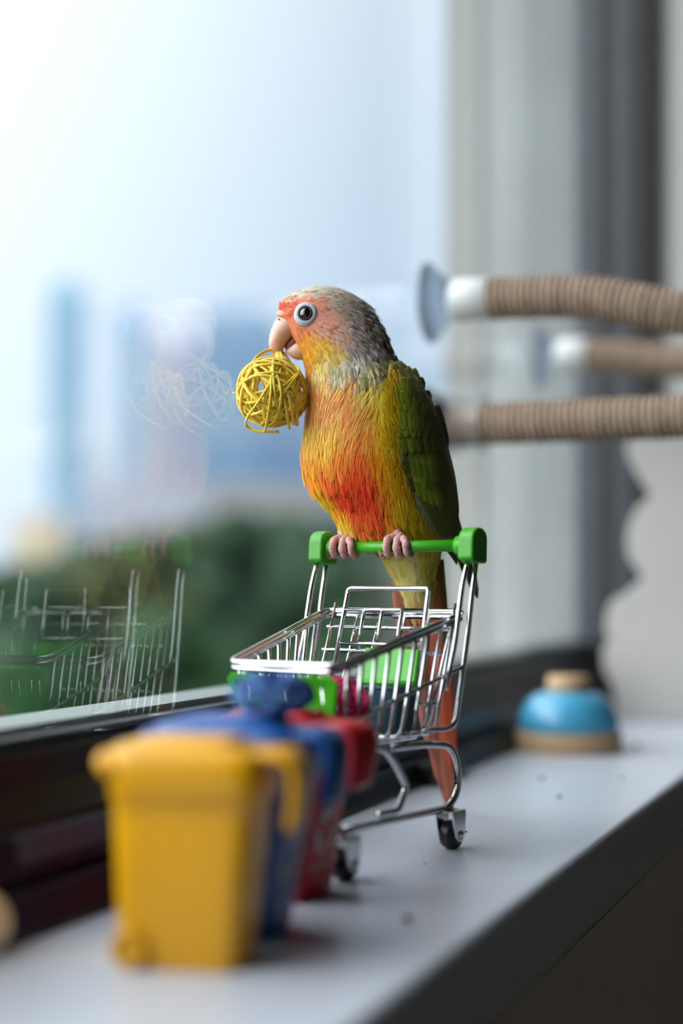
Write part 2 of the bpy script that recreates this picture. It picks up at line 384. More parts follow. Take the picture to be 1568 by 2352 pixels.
for i, (px, py, D, lm, lab) in enumerate(TREES):
    tree(px, py, D, 300, lm, lab, 100+i)
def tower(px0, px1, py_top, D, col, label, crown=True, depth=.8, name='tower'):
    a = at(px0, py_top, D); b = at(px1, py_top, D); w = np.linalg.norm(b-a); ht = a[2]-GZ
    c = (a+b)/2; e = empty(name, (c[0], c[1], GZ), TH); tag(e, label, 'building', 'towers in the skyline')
    col = tuple(c*.92 for c in col[:3])+(1,)  # pale blue tower tints hold the distance haze as painted facade colour
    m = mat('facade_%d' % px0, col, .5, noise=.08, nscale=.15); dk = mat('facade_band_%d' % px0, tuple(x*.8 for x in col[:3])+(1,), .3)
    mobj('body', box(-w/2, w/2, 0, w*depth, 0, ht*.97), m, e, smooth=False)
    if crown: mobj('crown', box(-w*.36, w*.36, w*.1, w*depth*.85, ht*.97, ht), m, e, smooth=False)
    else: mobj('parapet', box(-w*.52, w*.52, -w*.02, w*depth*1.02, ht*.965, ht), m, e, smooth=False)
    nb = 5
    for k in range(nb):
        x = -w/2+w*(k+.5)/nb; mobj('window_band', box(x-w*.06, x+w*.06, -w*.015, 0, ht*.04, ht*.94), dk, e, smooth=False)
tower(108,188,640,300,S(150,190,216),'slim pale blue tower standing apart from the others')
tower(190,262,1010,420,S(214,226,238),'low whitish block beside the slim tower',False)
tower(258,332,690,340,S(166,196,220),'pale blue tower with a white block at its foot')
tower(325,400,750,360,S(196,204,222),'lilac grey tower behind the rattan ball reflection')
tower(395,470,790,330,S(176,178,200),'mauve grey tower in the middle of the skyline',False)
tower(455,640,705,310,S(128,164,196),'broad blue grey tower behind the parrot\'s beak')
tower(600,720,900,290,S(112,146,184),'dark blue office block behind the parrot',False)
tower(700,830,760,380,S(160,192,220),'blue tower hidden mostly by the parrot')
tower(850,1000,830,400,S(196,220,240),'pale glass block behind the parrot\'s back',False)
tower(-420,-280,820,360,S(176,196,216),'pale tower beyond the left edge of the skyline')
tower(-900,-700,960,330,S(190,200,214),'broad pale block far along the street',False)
tower(30,140,1185,120,S(226,206,180),'beige low house above the trees',False,name='house')
tower(470,760,1110,140,S(170,168,170),'wide grey low house behind the dark trees',False,.4,name='house')
tower(180,470,1120,150,S(178,188,206),'long pale low house behind the olive tree',False,.4,name='house')

# ------------------------------------------------------------------ far end of the sill: scalloped board, bell, perches
YB = 1.32
def onY(px, py, y=YB):
    d = ray(px, py); return CAM + d*(y/d[1])
outline = [(1560,960),(1500,965),(1462,990),(1440,1022),(1446,1055),(1465,1095),(1492,1138),(1465,1165),(1446,1205),(1440,1245),(1447,1285),(1474,1328),(1452,1348),(1435,1366),(1410,1376),(1396,1400),(1390,1432),(1391,1455),(1400,1468),(1388,1485),(1384,1510),(1388,1545),(1402,1568),(1408,1590)]
P = [onY(*p) for p in outline]; P = [np.array(p) for p in spline(P, 3)]
zb = 0.0; P.append(np.array([P[-1][0]+.002, YB, zb])); P.append(np.array([-.157, YB, zb])); P.append(np.array([-.157, YB, P[0][2]]))
ctr = np.mean(P, axis=0); ctr[2] = 0
o = mobj('scalloped_board', prism([p-ctr for p in P], (0,.012,0)), M['board'], smooth=False, loc=ctr)
tag(o, 'pale scalloped board standing on the far end of the sill', 'board'); bevel(o, .002, 2, .5)

bp = ground(1305, 1722)
e = empty('desk_bell', bp); tag(e, 'blue domed bell with pale wooden base and knob on the sill', 'bell')
br = .0405
mobj('base', lathe([(br*.99,0),(br,.0012),(br,.0135),(br*.985,.0148)], 48), M['wood'], e)
mobj('dome', lathe([(br*.90,.0140),(br*.945,.0165),(br*.94,.022),(br*.88,.030),(br*.76,.0375),(br*.60,.0425),(br*.42,.0445),(br*.38,.0448)], 48), M['bellblue'], e)
mobj('knob', lathe([(.0150,.0440),(.0160,.0452),(.0160,.0550),(.0150,.0562)], 32), M['wood'], e)

def helix_rope(path, rad, rope_r, pitch):
    P = [np.asarray(p) for p in path]; L = [0]
    for i in range(1, len(P)): L.append(L[-1]+np.linalg.norm(P[i]-P[i-1]))
    tot = L[-1]; n = int(tot/pitch*16); pts = []; nrm = None
    for i in range(n+1):
        s = tot*i/n; k = min(max(np.searchsorted(L, s)-1, 0), len(P)-2); u = (s-L[k])/(L[k+1]-L[k]+1e-12)
        c = P[k]*(1-u)+P[k+1]*u; t = P[k+1]-P[k]; t /= np.linalg.norm(t)
        if nrm is None: nrm = np.cross(t, [0,0,1.])
        nrm = nrm-t*np.dot(nrm,t); nrm /= np.linalg.norm(nrm); b = np.cross(t, nrm); a = 2*math.pi*s/pitch
        rr = rad*(1+.02*math.sin(s*310)); pts.append(c+rr*(math.cos(a)*nrm+math.sin(a)*b))
    return tube(pts, rope_r, 6)
RT = .0152
def cup_at(p, parent, off):
    prof = [(.0285,.0002),(.0288,.0012),(.0262,.0032),(.0222,.0068),(.0175,.0115),(.0125,.0170),(.0105,.0215),(.0100,.0240),(.0090,.0240),(.0095,.0205),(.0112,.0160),(.0160,.0105),(.0208,.0058),(.0250,.0022),(.0280,.0004)]
    return mobj('suction_cup', lathe_axis(prof, np.asarray(p)-off, (1,0,0), 40), M['cup'], parent)
def perch(name, pts, label, ends, clr=.046, col_=True):
    base = np.array(pts[0]); e = empty(name, base); tag(e, label, 'perch', 'rope perches on the window')
    pl = [p-base for p in spline(pts, 8)]
    acc = 0; i0 = 0
    while acc < clr: acc += np.linalg.norm(pl[i0+1]-pl[i0]); i0 += 1
    i1 = len(pl)-1
    if ends == 2:
        acc = 0
        while acc < .046: acc += np.linalg.norm(pl[i1]-pl[i1-1]); i1 -= 1
    mobj('core', tube(pl[i0-1:i1+2], RT-.0030, 16), M['ropecore'], e)
    mobj('rope_wrap', helix_rope(pl[i0:i1+1], RT-.0022, .0021, .0047), M['rope'], e)
    for k in ([0] if ends == 1 else [0, -1]):
        p = pl[k]; cup_at(p, e, np.zeros(3))
        if col_: mobj('collar', lathe_axis([(.0105,0),(.0140,.0025),(.0148,.004),(.0148,.0285),(.0142,.0292)], p+np.array([.0165,0,0]), (1,0,0), 28), M['collar'], e)
    return e
perch('window_perch', [(XG,.958,.326),(-.287,.958,.3255),(-.22,.957,.321),(-.155,.960,.3055),(-.09,.985,.292),(-.05,1.05,.285),(-.045,1.12,.285),(-.08,1.2,.297),(-.14,1.245,.312),(-.2036,1.258,.320),(-.287,1.258,.331),(XG,1.258,.332)],
      'beige rope perch bent in a loop with two clear suction cups on the glass', 2)
e2 = perch('window_perch', [(XG,.958,.238),(-.287,.958,.238),(-.20,.958,.2375),(-.1,.958,.237),(-.01,.958,.2365)], 'straight beige rope perch fixed to the glass below the looped one', 1, .012, False)
sl = [(.0255,0),(.0262,.003),(.0225,.012),(.0205,.024),(.0200,.038),(.0206,.0412),(.0198,.0416),(.0190,.038),(.0195,.024),(.0215,.012),(.0250,.003)]
mobj('clear_sleeve', lathe_axis(sl, (.001,0,0), (1,0,0), 36), M['sleeve'], e2)
o2 = mobj('end_cap', lathe_axis([(.0148,0),(.0152,.002),(.0152,.012),(.0142,.014)], (.318,0,-.0014), (1,0,0), 28), M['collar'], e2)

# round cream object at the near end, touching the rail
cp = ground(-52, 2195)
e = empty('wooden_disc', cp); tag(e, 'cream round wooden disc with ochre rim leaning by the black rail', 'disc')
mobj('face', lathe_axis([(.0001,-.0005),(.0095,-.0004),(.0108,.001),(.0110,.004)], (0,0,.0112), -AF*.8+AR*.3, 32), M['cream'], e)
mobj('rim', lathe_axis([(.0112,-.004),(.0112,.0005),(.0100,.0008),(.0100,-.004)], (0,0,.0112), -AF*.8+AR*.3, 32), M['ochre'], e)

# ------------------------------------------------------------------ wheelie bins
def bin_(corner_px, yaw, m, label, symbol, flapw=.022, lean=.0065, zs=1.0):
    """local +x = front panel side, y = width, near/front-bottom corner sits at the given pixel"""
    g = ground(*corner_px); rz = TH-yaw
    Lb, Wb = .041, .031
    ex = np.array([math.cos(rz), math.sin(rz), 0]); ey = np.array([-math.sin(rz), math.cos(rz), 0])
    c = g-ex*Lb/2+ey*Wb/2
    e = empty('toy_wheelie_bin', c, rz); e.scale = (1, 1, zs); tag(e, label, 'toy bin', 'toy wheelie bins on the sill')
    rings = []
    for k, (z, t) in enumerate([(0,-.03),(.0008,0),(.012,.2),(.03,.52),(.046,.86),(.0500,.93),(.0502,1.0),(.0560,1.02)]):
        x0 = -Lb/2-.0015*t; x1 = Lb/2+.0000+lean*t; hy = Wb/2+.0022*t
        rings.append(superring((x0+x1)/2, 0, (x1-x0)/2, hy, z, 40, 7))
    b_ = mobj('body', loft(rings), m, e)
    x0, x1 = -Lb/2-.0024, Lb/2+lean+.0025; hy = Wb/2+.0044; lr = []
    for z, ins, sl_ in [(.0528,.0008,0),(.0534,0,0),(.0650,0,.0012),(.0668,.0008,.0016),(.0676,.0026,.002),(.0678,.006,.002),(.0690,.0075,.002),(.0692,.012,.002)]:
        rg = superring((x0+x1)/2, 0, (x1-x0)/2-ins, hy-ins, z, 40, 6)
        lr.append([(x, y, zz-sl_*(x-x0)/(x1-x0)*1.3+sl_) for x, y, zz in rg])
    lid = mobj('lid', loft(lr), m, e)
    mobj('lid_rib', superrib(x0, x1, hy), m, lid)
    # rear handle bar with its two brackets
    hb = [(x0-.0042, -hy*.8, .0655), (x0-.0042, hy*.8, .0655)]
    mobj('rear_handle', join(tube(fillet([(x0+.004,-hy*.78,.060),(x0-.0008,-hy*.78,.0640),(x0-.0008,hy*.78,.0640),(x0+.004,hy*.78,.060)], .002, 4), .0036, 12)), m, e)
    # hanging lid flap over the front panel
    w = flapw/2
    fp = spline([(x1-.004, .0655), (x1+.004, .0660), (x1+.0085, .0635), (x1+.0096, .0575), (x1+.0084, .0485), (x1+.0070, .0430)], 5)
    th = [.0022]*6+[.0024]*(len(fp)-8)+[.0016,.0008]
    rr = []
    for i, p in enumerate(fp):
        a = np.array(fp[max(i-1,0)]); b = np.array(fp[min(i+1,len(fp)-1)]); t = (b-a)/np.linalg.norm(b-a); nn = np.array([-t[1], t[0]])
        ww = w*(1-.28*(i/(len(fp)-1))**2); ring = []
        for k in range(20):
            an = 2*math.pi*k/20; cc, ss = math.cos(an), math.sin(an)
            q = np.array(p)+nn*th[i]*math.copysign(abs(ss)**.6, ss); ring.append((q[0], ww*math.copysign(abs(cc)**.5, cc), q[1]))
        rr.append(ring)
    mobj('front_flap', loft(rr), m, lid)
    for s in (-1, 1):
        wv = lathe_axis([(.0001,-.0016),(.0050,-.0016),(.0063,-.0008),(.0065,0),(.0063,.0012),(.0050,.0018),(.0046,.0012),(.0001,.0012)], (-Lb/2+.0058, s*(Wb/2+.0012), .0066), (0,s,0), 28)
        wh = mobj('wheel', wv, m, e)
        mobj('hub', lathe_axis([(.0018,0),(.0016,.0012),(.0001,.0014)], (-Lb/2+.0058, s*(Wb/2+.0022), .0066), (0,s,0), 16), m, wh)
    if symbol:
        # three chasing arrows and a line of print on the leaning front panel
        sl2 = lean/.0537; up = np.array([sl2, 0, 1.]); up /= np.linalg.norm(up); yy = np.array([0,1.,0]); nn = np.cross(yy, up)
        nn = nn if nn[0] > 0 else -nn
        cz = .026; c0 = np.array([Lb/2+lean*(cz/.0537)*.92+.00025, 0, cz])
        def pt(u, v): return c0+yy*u+up*v+nn*.00012
        R0 = .0078
        for k in range(3):
            a0 = math.radians(90+120*k)
            tri = [np.array([math.cos(a0+d), math.sin(a0+d)])*R0 for d in (math.radians(-60), 0, math.radians(60))]
            apex = tri[1]; L_ = tri[0]*.5+apex*.5; R2 = tri[2]*.5+apex*.5
            ctrl = [apex*.2+L_*.8+(L_-apex)*.35, apex*.78+L_*.22, apex*.78+R2*.22, apex*.25+R2*.75]
            cl = fillet(ctrl, .0016, 4); hw = .0016; lft = []; rgt = []
            for i, p in enumerate(cl):
                a = cl[max(i-1,0)]; b = cl[min(i+1,len(cl)-1)]; t = (b-a)/np.linalg.norm(b-a); n2 = np.array([-t[1],t[0]])
                lft.append(p+n2*hw); rgt.append(p-n2*hw)
            t = cl[-1]-cl[-2]; t /= np.linalg.norm(t); n2 = np.array([-t[1],t[0]])
            V = []; Fc = []
            for a, b in zip(lft, rgt): V += [pt(*a), pt(*b)]
            for i in range(len(lft)-1): Fc.append((2*i, 2*i+1, 2*i+3, 2*i+2))
            n0 = len(V); V += [pt(*(cl[-1]+n2*hw*1.9)), pt(*(cl[-1]-n2*hw*1.9)), pt(*(cl[-1]+t*hw*2.3))]; Fc.append((n0, n0+1, n0+2))
            ob = mobj('recycling_arrow', (V, Fc), M['print'], b_, smooth=False)
            sm = ob.modifiers.new('thick', 'SOLIDIFY'); sm.thickness = .00012; sm.offset = 0
        cz2 = .0125; c0 = np.array([Lb/2+lean*(cz2/.0537)*.92+.00025, 0, cz2])
        V = [pt(-.0085,-.0003), pt(.0085,-.0003), pt(.0085,.0004), pt(-.0085,.0004)]
        ob = mobj('print_line', (V, [(0,1,2,3)]), M['print'], b_, smooth=False); sm = ob.modifiers.new('thick', 'SOLIDIFY'); sm.thickness = .00012; sm.offset = 0
    return e
def superrib(x0, x1, hy):
    return loft([superring((x0+x1)/2-.001, 0, (x1-x0)/2-.010, hy-.0095, z, 32, 6) for z in (.0688,.0708)]+[superring((x0+x1)/2-.001, 0, (x1-x0)/2-.0115, hy-.011, .0712, 32, 6)])
bin_y = bin_((538,2238), math.radians(12), M['yellow'], 'yellow toy wheelie bin with a closed lid on the sill', False, zs=1.05, lean=.006)
bin_b = bin_((598,2172), math.radians(21), M['blue'], 'blue toy wheelie bin between the yellow and red bins', True, zs=1.10, lean=.010)
bin_r = bin_((682,2080), math.radians(29), M['red'], 'red toy wheelie bin with a recycling mark next to the cart', True, zs=1.05, lean=.009)

# ------------------------------------------------------------------ twine / rattan balls
def rattan_ball(name, c, rad, n, sr, m, label, cat='ball', extra=(), group=None, sq=1.0, seed=3):
    rr = np.random.default_rng(seed); e = empty(name, np.asarray(c)-np.array([0,0,rad*sq])); tag(e, label, cat, group)
    for i in range(n):
        ax = rr.normal(size=3); ax /= np.linalg.norm(ax); u = np.cross(ax, rr.normal(size=3)); u /= np.linalg.norm(u); v = np.cross(ax, u)
        R0 = rad*(rr.uniform(.93,1.0) if i < n*(.55 if n > 20 else .85) else rr.uniform(.62,.92)); h = rr.uniform(-.45,.45)*R0; q = math.sqrt(max(R0*R0-h*h, 1e-9))
        ph = rr.uniform(0,6.28,3); pts = []
        for k in range(36):
            a = 2*math.pi*k/36; w = 1+.035*math.sin(2*a+ph[0])+.02*math.sin(3*a+ph[1])
            p = (q*math.cos(a)*u+q*math.sin(a)*v)*w+ax*(h+.07*R0*math.sin(a*2+ph[2])); p[2] *= sq; pts.append(p+np.array([0,0,rad*sq]))
        mobj('strand', tube(pts, sr*rr.uniform(.75,1.15), 6, True, .7), m, e)
    for pts, rr_ in extra:
        mobj('strand', tube([p-np.asarray(c)+np.array([0,0,rad*sq]) for p in spline(pts, 6)], rr_, 8, False, .7), m, e)
    return e

# ------------------------------------------------------------------ shopping cart
O = ground(1035, 1950); FR = ground(790, 2022)
AX = (O-FR); AX /= np.linalg.norm(AX); CX = np.cross(AX, AZ)
CC, CA = -.0393, -.042
cart_o = O+CX*CC+AX*CA
cart_o[2] = 0
rzc = math.atan2(CX[1], CX[0])
cart = empty('toy_shopping_cart', cart_o, rzc)
tag(cart, 'chrome wire toy shopping cart with green handle and panels', 'toy cart')
def lc(c, a, z): return np.array([c-CC, a-CA, z])
def side(px, py, c):
    d = hitplane(px, py, O+CX*c, CX)-O; return lc(c, float(d@AX), float(d[2]))
def rear(px, py, al):
    a = al+CA
    d = hitplane(px, py, O+AX*a, AX)-O; return lc(float(d@CX), a, float(d[2]))
def mir(p): return np.array([-p[0], p[1], p[2]])
def wire(name, pts, r_, parent=cart, fl=.004, n=8, m='chrome'):
    return mobj(name, tube(fillet(pts, fl, 5) if fl else pts, r_, n), M[m], parent)
def mirw(name, pts, r_, **k):
    wire(name, pts, r_, **k); wire(name, [mir(p) for p in pts], r_, **k)
dC = .005
# handle: caps, bar and the two U-wires
capc = side(1088, 1250, dC); hz = capc[2]-.0005; ha = capc[1]-.001
def cap_mesh(sx):
    # D-shaped block seen along the bar: rounded top, slanted flat bottom
    pr = []
    for k in range(13):
        a = math.pi*k/12; pr.append((ha+.0072*math.cos(a), hz+.0030+.0056*math.sin(a)))
    pr += [(ha-.0078, hz-.0065), (ha-.0040, hz-.0085), (ha+.0068, hz-.0088)]
    x0 = capc[0]-.0042 if sx > 0 else -capc[0]-.0042
    return prism([(x0, y, z) for y, z in pr], (.0084, 0, 0))
for sx in (1, -1):
    cp_ = mobj('handle_cap', cap_mesh(sx), M['green'], cart, smooth=False); bevel(cp_, .0012, 3, .5)
    mobj('ferrule', lathe_axis([(.0045,0),(.0048,.0006),(.0046,.0045),(.0036,.0048)], (sx*(capc[0]-.004), ha, hz), (-sx,0,0), 20), M['green'], cp_)
bar_p = np.array([0, ha, hz]); BR = .0029
mobj('handle_bar', tube([(-capc[0]+.002, ha, hz), (capc[0]-.002, ha, hz)], BR, 20), M['green'], cart)
w2 = [side(1098,1285,dC), side(1082,1375,dC), side(1076,1440,dC), side(1060,1560,dC), side(1046,1660,dC)]
w2[0] = np.array([w2[0][0], ha+.0035, hz-.006])
fz = side(1000,1675,-.001)[2]
mirw('handle_wire', w2+[np.array([w2[-1][0]-.0005, w2[-1][1]-.006, fz+.0002]), np.array([w2[-1][0]-.008, w2[-1][1]-.018, fz])], .00135, fl=.006)
w1 = [side(1074,1285,dC), side(1061,1345,dC), side(1054,1400,dC), side(1044,1480,dC), side(1022,1585,dC)]
w1[0] = np.array([w1[0][0], ha-.0045, hz-.006])
mirw('handle_wire', w1, .00135, fl=.006)
# basket rim: twin rods around four corners
rimR = side(1072,1404,dC-.0025); rimF = side(772,1530,-.009)
def rimloop(dz, ins):
    a = rimR+np.array([-ins,0,dz]); b = rimF+np.array([-ins,0,dz*1.0])
    pts = [np.array([0,a[1],a[2]]), np.array([a[0],a[1],a[2]]), b, mir(b), mir(np.array([a[0],a[1],a[2]])), np.array([-.0001,a[1],a[2]])]
    return tube(fillet(pts, .007, 6), .0012, 8)
mobj('rim', rimloop(0, 0), M['chrome'], cart); mobj('rim', rimloop(-.0029, .0006), M['chrome'], cart)
mobj('rim', rimloop(-.0010, .0024), M['chrome'], cart)
# basket U-wires (side - floor - side)
def lerp(a, b, t): return a*(1-t)+b*t
fl_r = side(996,1680,-.001); fl_f = side(858,1706,-.012)
flz = (fl_r[2]+fl_f[2])/2
def rimat(a):
    t = (rimR[1]-a)/(rimR[1]-rimF[1]); return lerp(rimR, rimF, t)
flA0, flA1 = fl_r[1], rimF[1]+.012
def floorat(a):
    t = (flA0-a)/(flA0-flA1); return np.array([lerp(fl_r[0], fl_r[0]-.013, t), a, flz-.001*t])
nU = 9
for i in range(nU):
    t = i/(nU-1); fa = flA0-(flA0-flA1)*t; ra = rimR[1]-.010-(rimR[1]-.010-rimF[1]-.008)*t
    p = rimat(ra)+np.array([-.0002,0,-.002]); q = floorat(fa)
    wire('basket_wire', [p, q, mir(q), mir(p)], .00098, fl=.006)
# floor stringers and front wires
for u in (-.72,-.36,0,.36,.72):
    a = floorat(flA0); b = floorat(flA1); fr = rimF.copy()
    wire('floor_wire', [np.array([a[0]*u, a[1]+.001, a[2]-.002]), np.array([b[0]*u, b[1]-.001, b[2]-.002]), np.array([fr[0]*u, fr[1]+.0006, fr[2]-.003])], .00098, fl=.006)
# mid rail round both sides and the front
m0 = side(1064,1530,dC); m1 = side(1020,1553,dC-.003); m2 = side(850,1638,-.008); mt = m2+(m2-m1)*.35
mt[1] = max(mt[1], rimF[1]+.006)
wire('mid_rail', [m0, m1, m2, mt, mir(mt), mir(m2), mir(m1), mir(m0)], .0011, fl=.004)
# rear gate: grid hinged on the back rim
ba = rimR[1]-.0008
gz = [rear(900,1442,ba)[2], rear(900,1495,ba)[2], rear(900,1603,ba)[2]]
gw = abs(rimR[0])-.004
for z in gz:
    t = (rimR[2]-z)/(rimR[2]-flz); a_ = ba-t*(ba-fl_r[1]); wire('gate_wire', [np.array([-gw*(1-.05*t), a_, z]), np.array([gw*(1-.05*t), a_, z])], .0010, fl=0)
for u in (-.94,-.56,-.2,.18,.55,.94):
    hk = .0035 if abs(u) > .9 else 0
    wire('gate_wire', [np.array([gw*u, ba+.0015, rimR[2]+hk]), np.array([gw*u*.96, fl_r[1]+.0015, flz+.004])], .00095, fl=0)
# child seat flap leaning into the basket
fa_t = rear(890,1350,ba-.012); 
FL = [rear(768,1515,ba-.020), rear(790,1390,ba-.012), rear(800,1357,ba-.0105), rear(985,1346,ba-.0105), rear(992,1390,ba-.012), rear(985,1500,ba-.018), rear(972,1600,ba-.026)]
cxm = 0
wl_ = (FL[3][0]-FL[2][0])/2; cxo = (FL[3][0]+FL[2][0])/2
ft = (FL[2][2]+FL[3][2])/2
T = lambda u, z: np.array([cxo+wl_*u, ba-.0105-(ft-z)*.26, z])
wire('seat_frame', [T(-1.12,.060), T(-1.0,ft-.004), T(-1.0,ft), T(1.0,ft), T(1.0,ft-.004), T(1.04,.064)], .00125, fl=.005)
for z in (ft-.0105, ft-.0270):
    wire('seat_wire', [T(-1.03,z), T(1.03,z)], .0010, fl=0)
for u in (-.52,-.06,.42):
    wire('seat_wire', [T(u,ft-.0098), T(u-.02,ft-.030)], .0010, fl=0)
sA = rear(890,1488,ba-.020); sB = rear(883,1572,ba-.034)
xa0, xa1 = rear(838,1488,ba-.020)[0], rear(962,1488,ba-.020)[0]; xb0, xb1 = rear(815,1572,ba-.034)[0], rear(950,1572,ba-.034)[0]
seat = []
for dn in (0, -.0022):
    seat.append([np.array([xa0,sA[1]-dn,sA[2]+dn*.4]), np.array([xa1,sA[1]-dn,sA[2]+dn*.4]), np.array([xb1,sB[1]-dn,sB[2]+dn*.4]), np.array([xb0,sB[1]-dn,sB[2]+dn*.4])])
v8 = seat[0]+seat[1]
so = mobj('seat_panel', (v8, [(0,1,2,3),(7,6,5,4),(0,4,5,1),(1,5,6,2),(2,6,7,3),(3,7,4,0)]), M['green'], cart, smooth=False); bevel(so, .0008, 2)
lv = np.array([0,-.0006,.0004])
lip = [lerp(v8[3], v8[0], .04)+lv*.2, lerp(v8[2], v8[1], .04)+lv*.2]
mobj('seat_lip', tube([lip[0], lip[1]], .0014, 8), M['green'], so)
wire('seat_hook', [T(.98,.082), T(.99,.066), T(1.05,.0615), T(1.1,.066), T(1.08,.080)], .0008, fl=.003)
# green front panel with stepped frame
pf = rimF; ptop = pf[2]-.0048; pbot = flz+.004; fy = pf[1]-.0012
xt, xb = abs(pf[0])+.0006, abs(pf[0])-.0060
def fpan(ins, dep):
    rgs = []
    h = ptop-pbot; sl_ = .0075/h
    t0 = ins*.9/h
    def P_(x, z): return (x, fy+dep+(ptop-z)*sl_, z)
    zt, zb_ = ptop-ins*.8, pbot+ins*.8
    xt_, xb_ = xt-ins, xb-ins; c = .003*max(.2, 1-ins*60)
    pts = [(-xt_+c,zt),(xt_-c,zt),(xt_,zt-c),(xb_,zb_+c),(xb_-c,zb_),(-xb_+c,zb_),(-xb_,zb_+c),(-xt_,zt-c)]
    return [P_(x,z) for x, z in pts]
rgs = [fpan(0,.0016), fpan(0,0), fpan(.0034,0), fpan(.0038,.0007), fpan(.0056,.0007), fpan(.0060,.0014), fpan(.0078,.0014), fpan(.0082,.0022)]
v, f = loft(rgs); f = [q[::-1] for q in f]
po = mobj('front_panel', (v, f), M['green'], cart, smooth=False); bevel(po, .0003, 2, .4)
for u in (-.6, .6): mobj('panel_clip', tube([(xt*u, fy+.001, ptop-.001), (xt*u, fy+.0022, ptop+.0035)], .0016, 8), M['green'], po)
# undercarriage
lg = [side(905,1699,-.002), side(985,1698,0), side(1034,1712,0), side(1051,1755,0), side(1052,1818,0), side(1030,1855,0), side(900,1884,0), side(790,1908,0)]
lg = [np.array([p[0]-.0015*(i < 2), p[1], p[2]]) for i, p in enumerate(lg)]
lg[0][2] = flz-.0035; lg[1][2] = flz-.0038
mirw('leg_wire', lg, .00175, fl=.0065, n=10)
hkp = [side(850,1716,-.001), side(885,1722,0), side(908,1756,0), side(933,1806,0), side(914,1862,0), side(868,1872,0)]
mirw('leg_wire', hkp, .0017, fl=.0035, n=10)
frx = lg[-1]; wire('cross_rail', [frx+np.array([0,-.001,0]), mir(frx)+np.array([0,-.001,0])], .0017, fl=0, n=10)
wire('cross_rail', [lg[0], mir(lg[0])], .0015, fl=0, n=10)
wire('cross_rail', [hkp[0], mir(hkp[0])], .0015, fl=0, n=10)
def caster(c, a):
    p0 = lc(c, a, 0); rw = .0069
    # folded bracket: top plate and two tapering cheeks
    k = empty('caster', tuple(p0)); k.parent = cart
    prof = [(-.0052,.0185),(.0062,.0185),(.0066,.0172),(.0060,.0078),(.0046,.0048),(.0022,.0036),(-.0004,.0040),(-.0024,.0060),(-.0040,.0110),(-.0054,.0175)]
    br_ = []
    for x0 in (.0042, -.0052): br_.append(prism([(x0, y, z) for y, z in prof], (.001, 0, 0)))
    br_.append(box(-.0052, .0052, -.0054, .0064, .0178, .0188))
    bo = mobj('bracket', join(*br_), M['steel'], cart, smooth=False, loc=tuple(p0)); bevel(bo, .0004, 2, .5)
    mobj('axle', join(lathe_axis([(.0022,0),(.0021,.0006),(.0012,.0011),(.0001,.0012)], (.0052,.0016,.0070), (1,0,0), 16), lathe_axis([(.0022,0),(.0021,.0006),(.0012,.0011),(.0001,.0012)], (-.0052,.0016,.0070), (-1,0,0), 16)), M['chrome'], bo)
    mobj('wheel', lathe_axis([(.0001,-.0036),(.0052,-.0036),(.0064,-.0030),(rw,-.0012),(rw,.0012),(.0064,.0030),(.0052,.0036),(.0001,.0036)], (0,.0016,rw), (1,0,0), 32), M['rubber'], bo)
    mobj('pin', tube([(0,.0005,.0185),(0,.0005,.0205)], .0016, 8), M['chrome'], bo)
    bpy.data.objects.remove(k)
for c in (0, 2*CC):
    caster(c, -.0010); caster(c, -float(np.linalg.norm(O-FR))-.0010)

# things carried in / lying on the toys
pw = lambda p: cart_o+CX*p[0]+AX*p[1]+AZ*p[2]
rattan_ball('twine_ball', pw(np.array([.0165, rimF[1]+.0215, flz+.0148])), .0138, 30, .0011, M['pink'], 'bright pink twine ball lying in the toy cart', seed=11)
tb = empty('plastic_tub', pw(np.array([min(.0165, rear(895,1640,flA0-.011)[0]), flA0-.011, flz+.0012])), rzc); tag(tb, 'dark teal plastic tub standing inside the toy cart', 'tub')
rg = [superring(0,0,.0140+.0012*t,.0085+.0012*t,.0005+.021*t,32,5) for t in (0,.05,.5,.95,1)]
rg += [superring(0,0,.0144,.0090,.0215,32,5), superring(0,0,.0130,.0075,.004,32,5)]
mobj('shell', loft(rg), M['teal'], tb)
mobj('tub_rim', tube(superring(0,0,.0152,.0097,.0213,32,5), .0009, 6, True), M['teal'], tb)

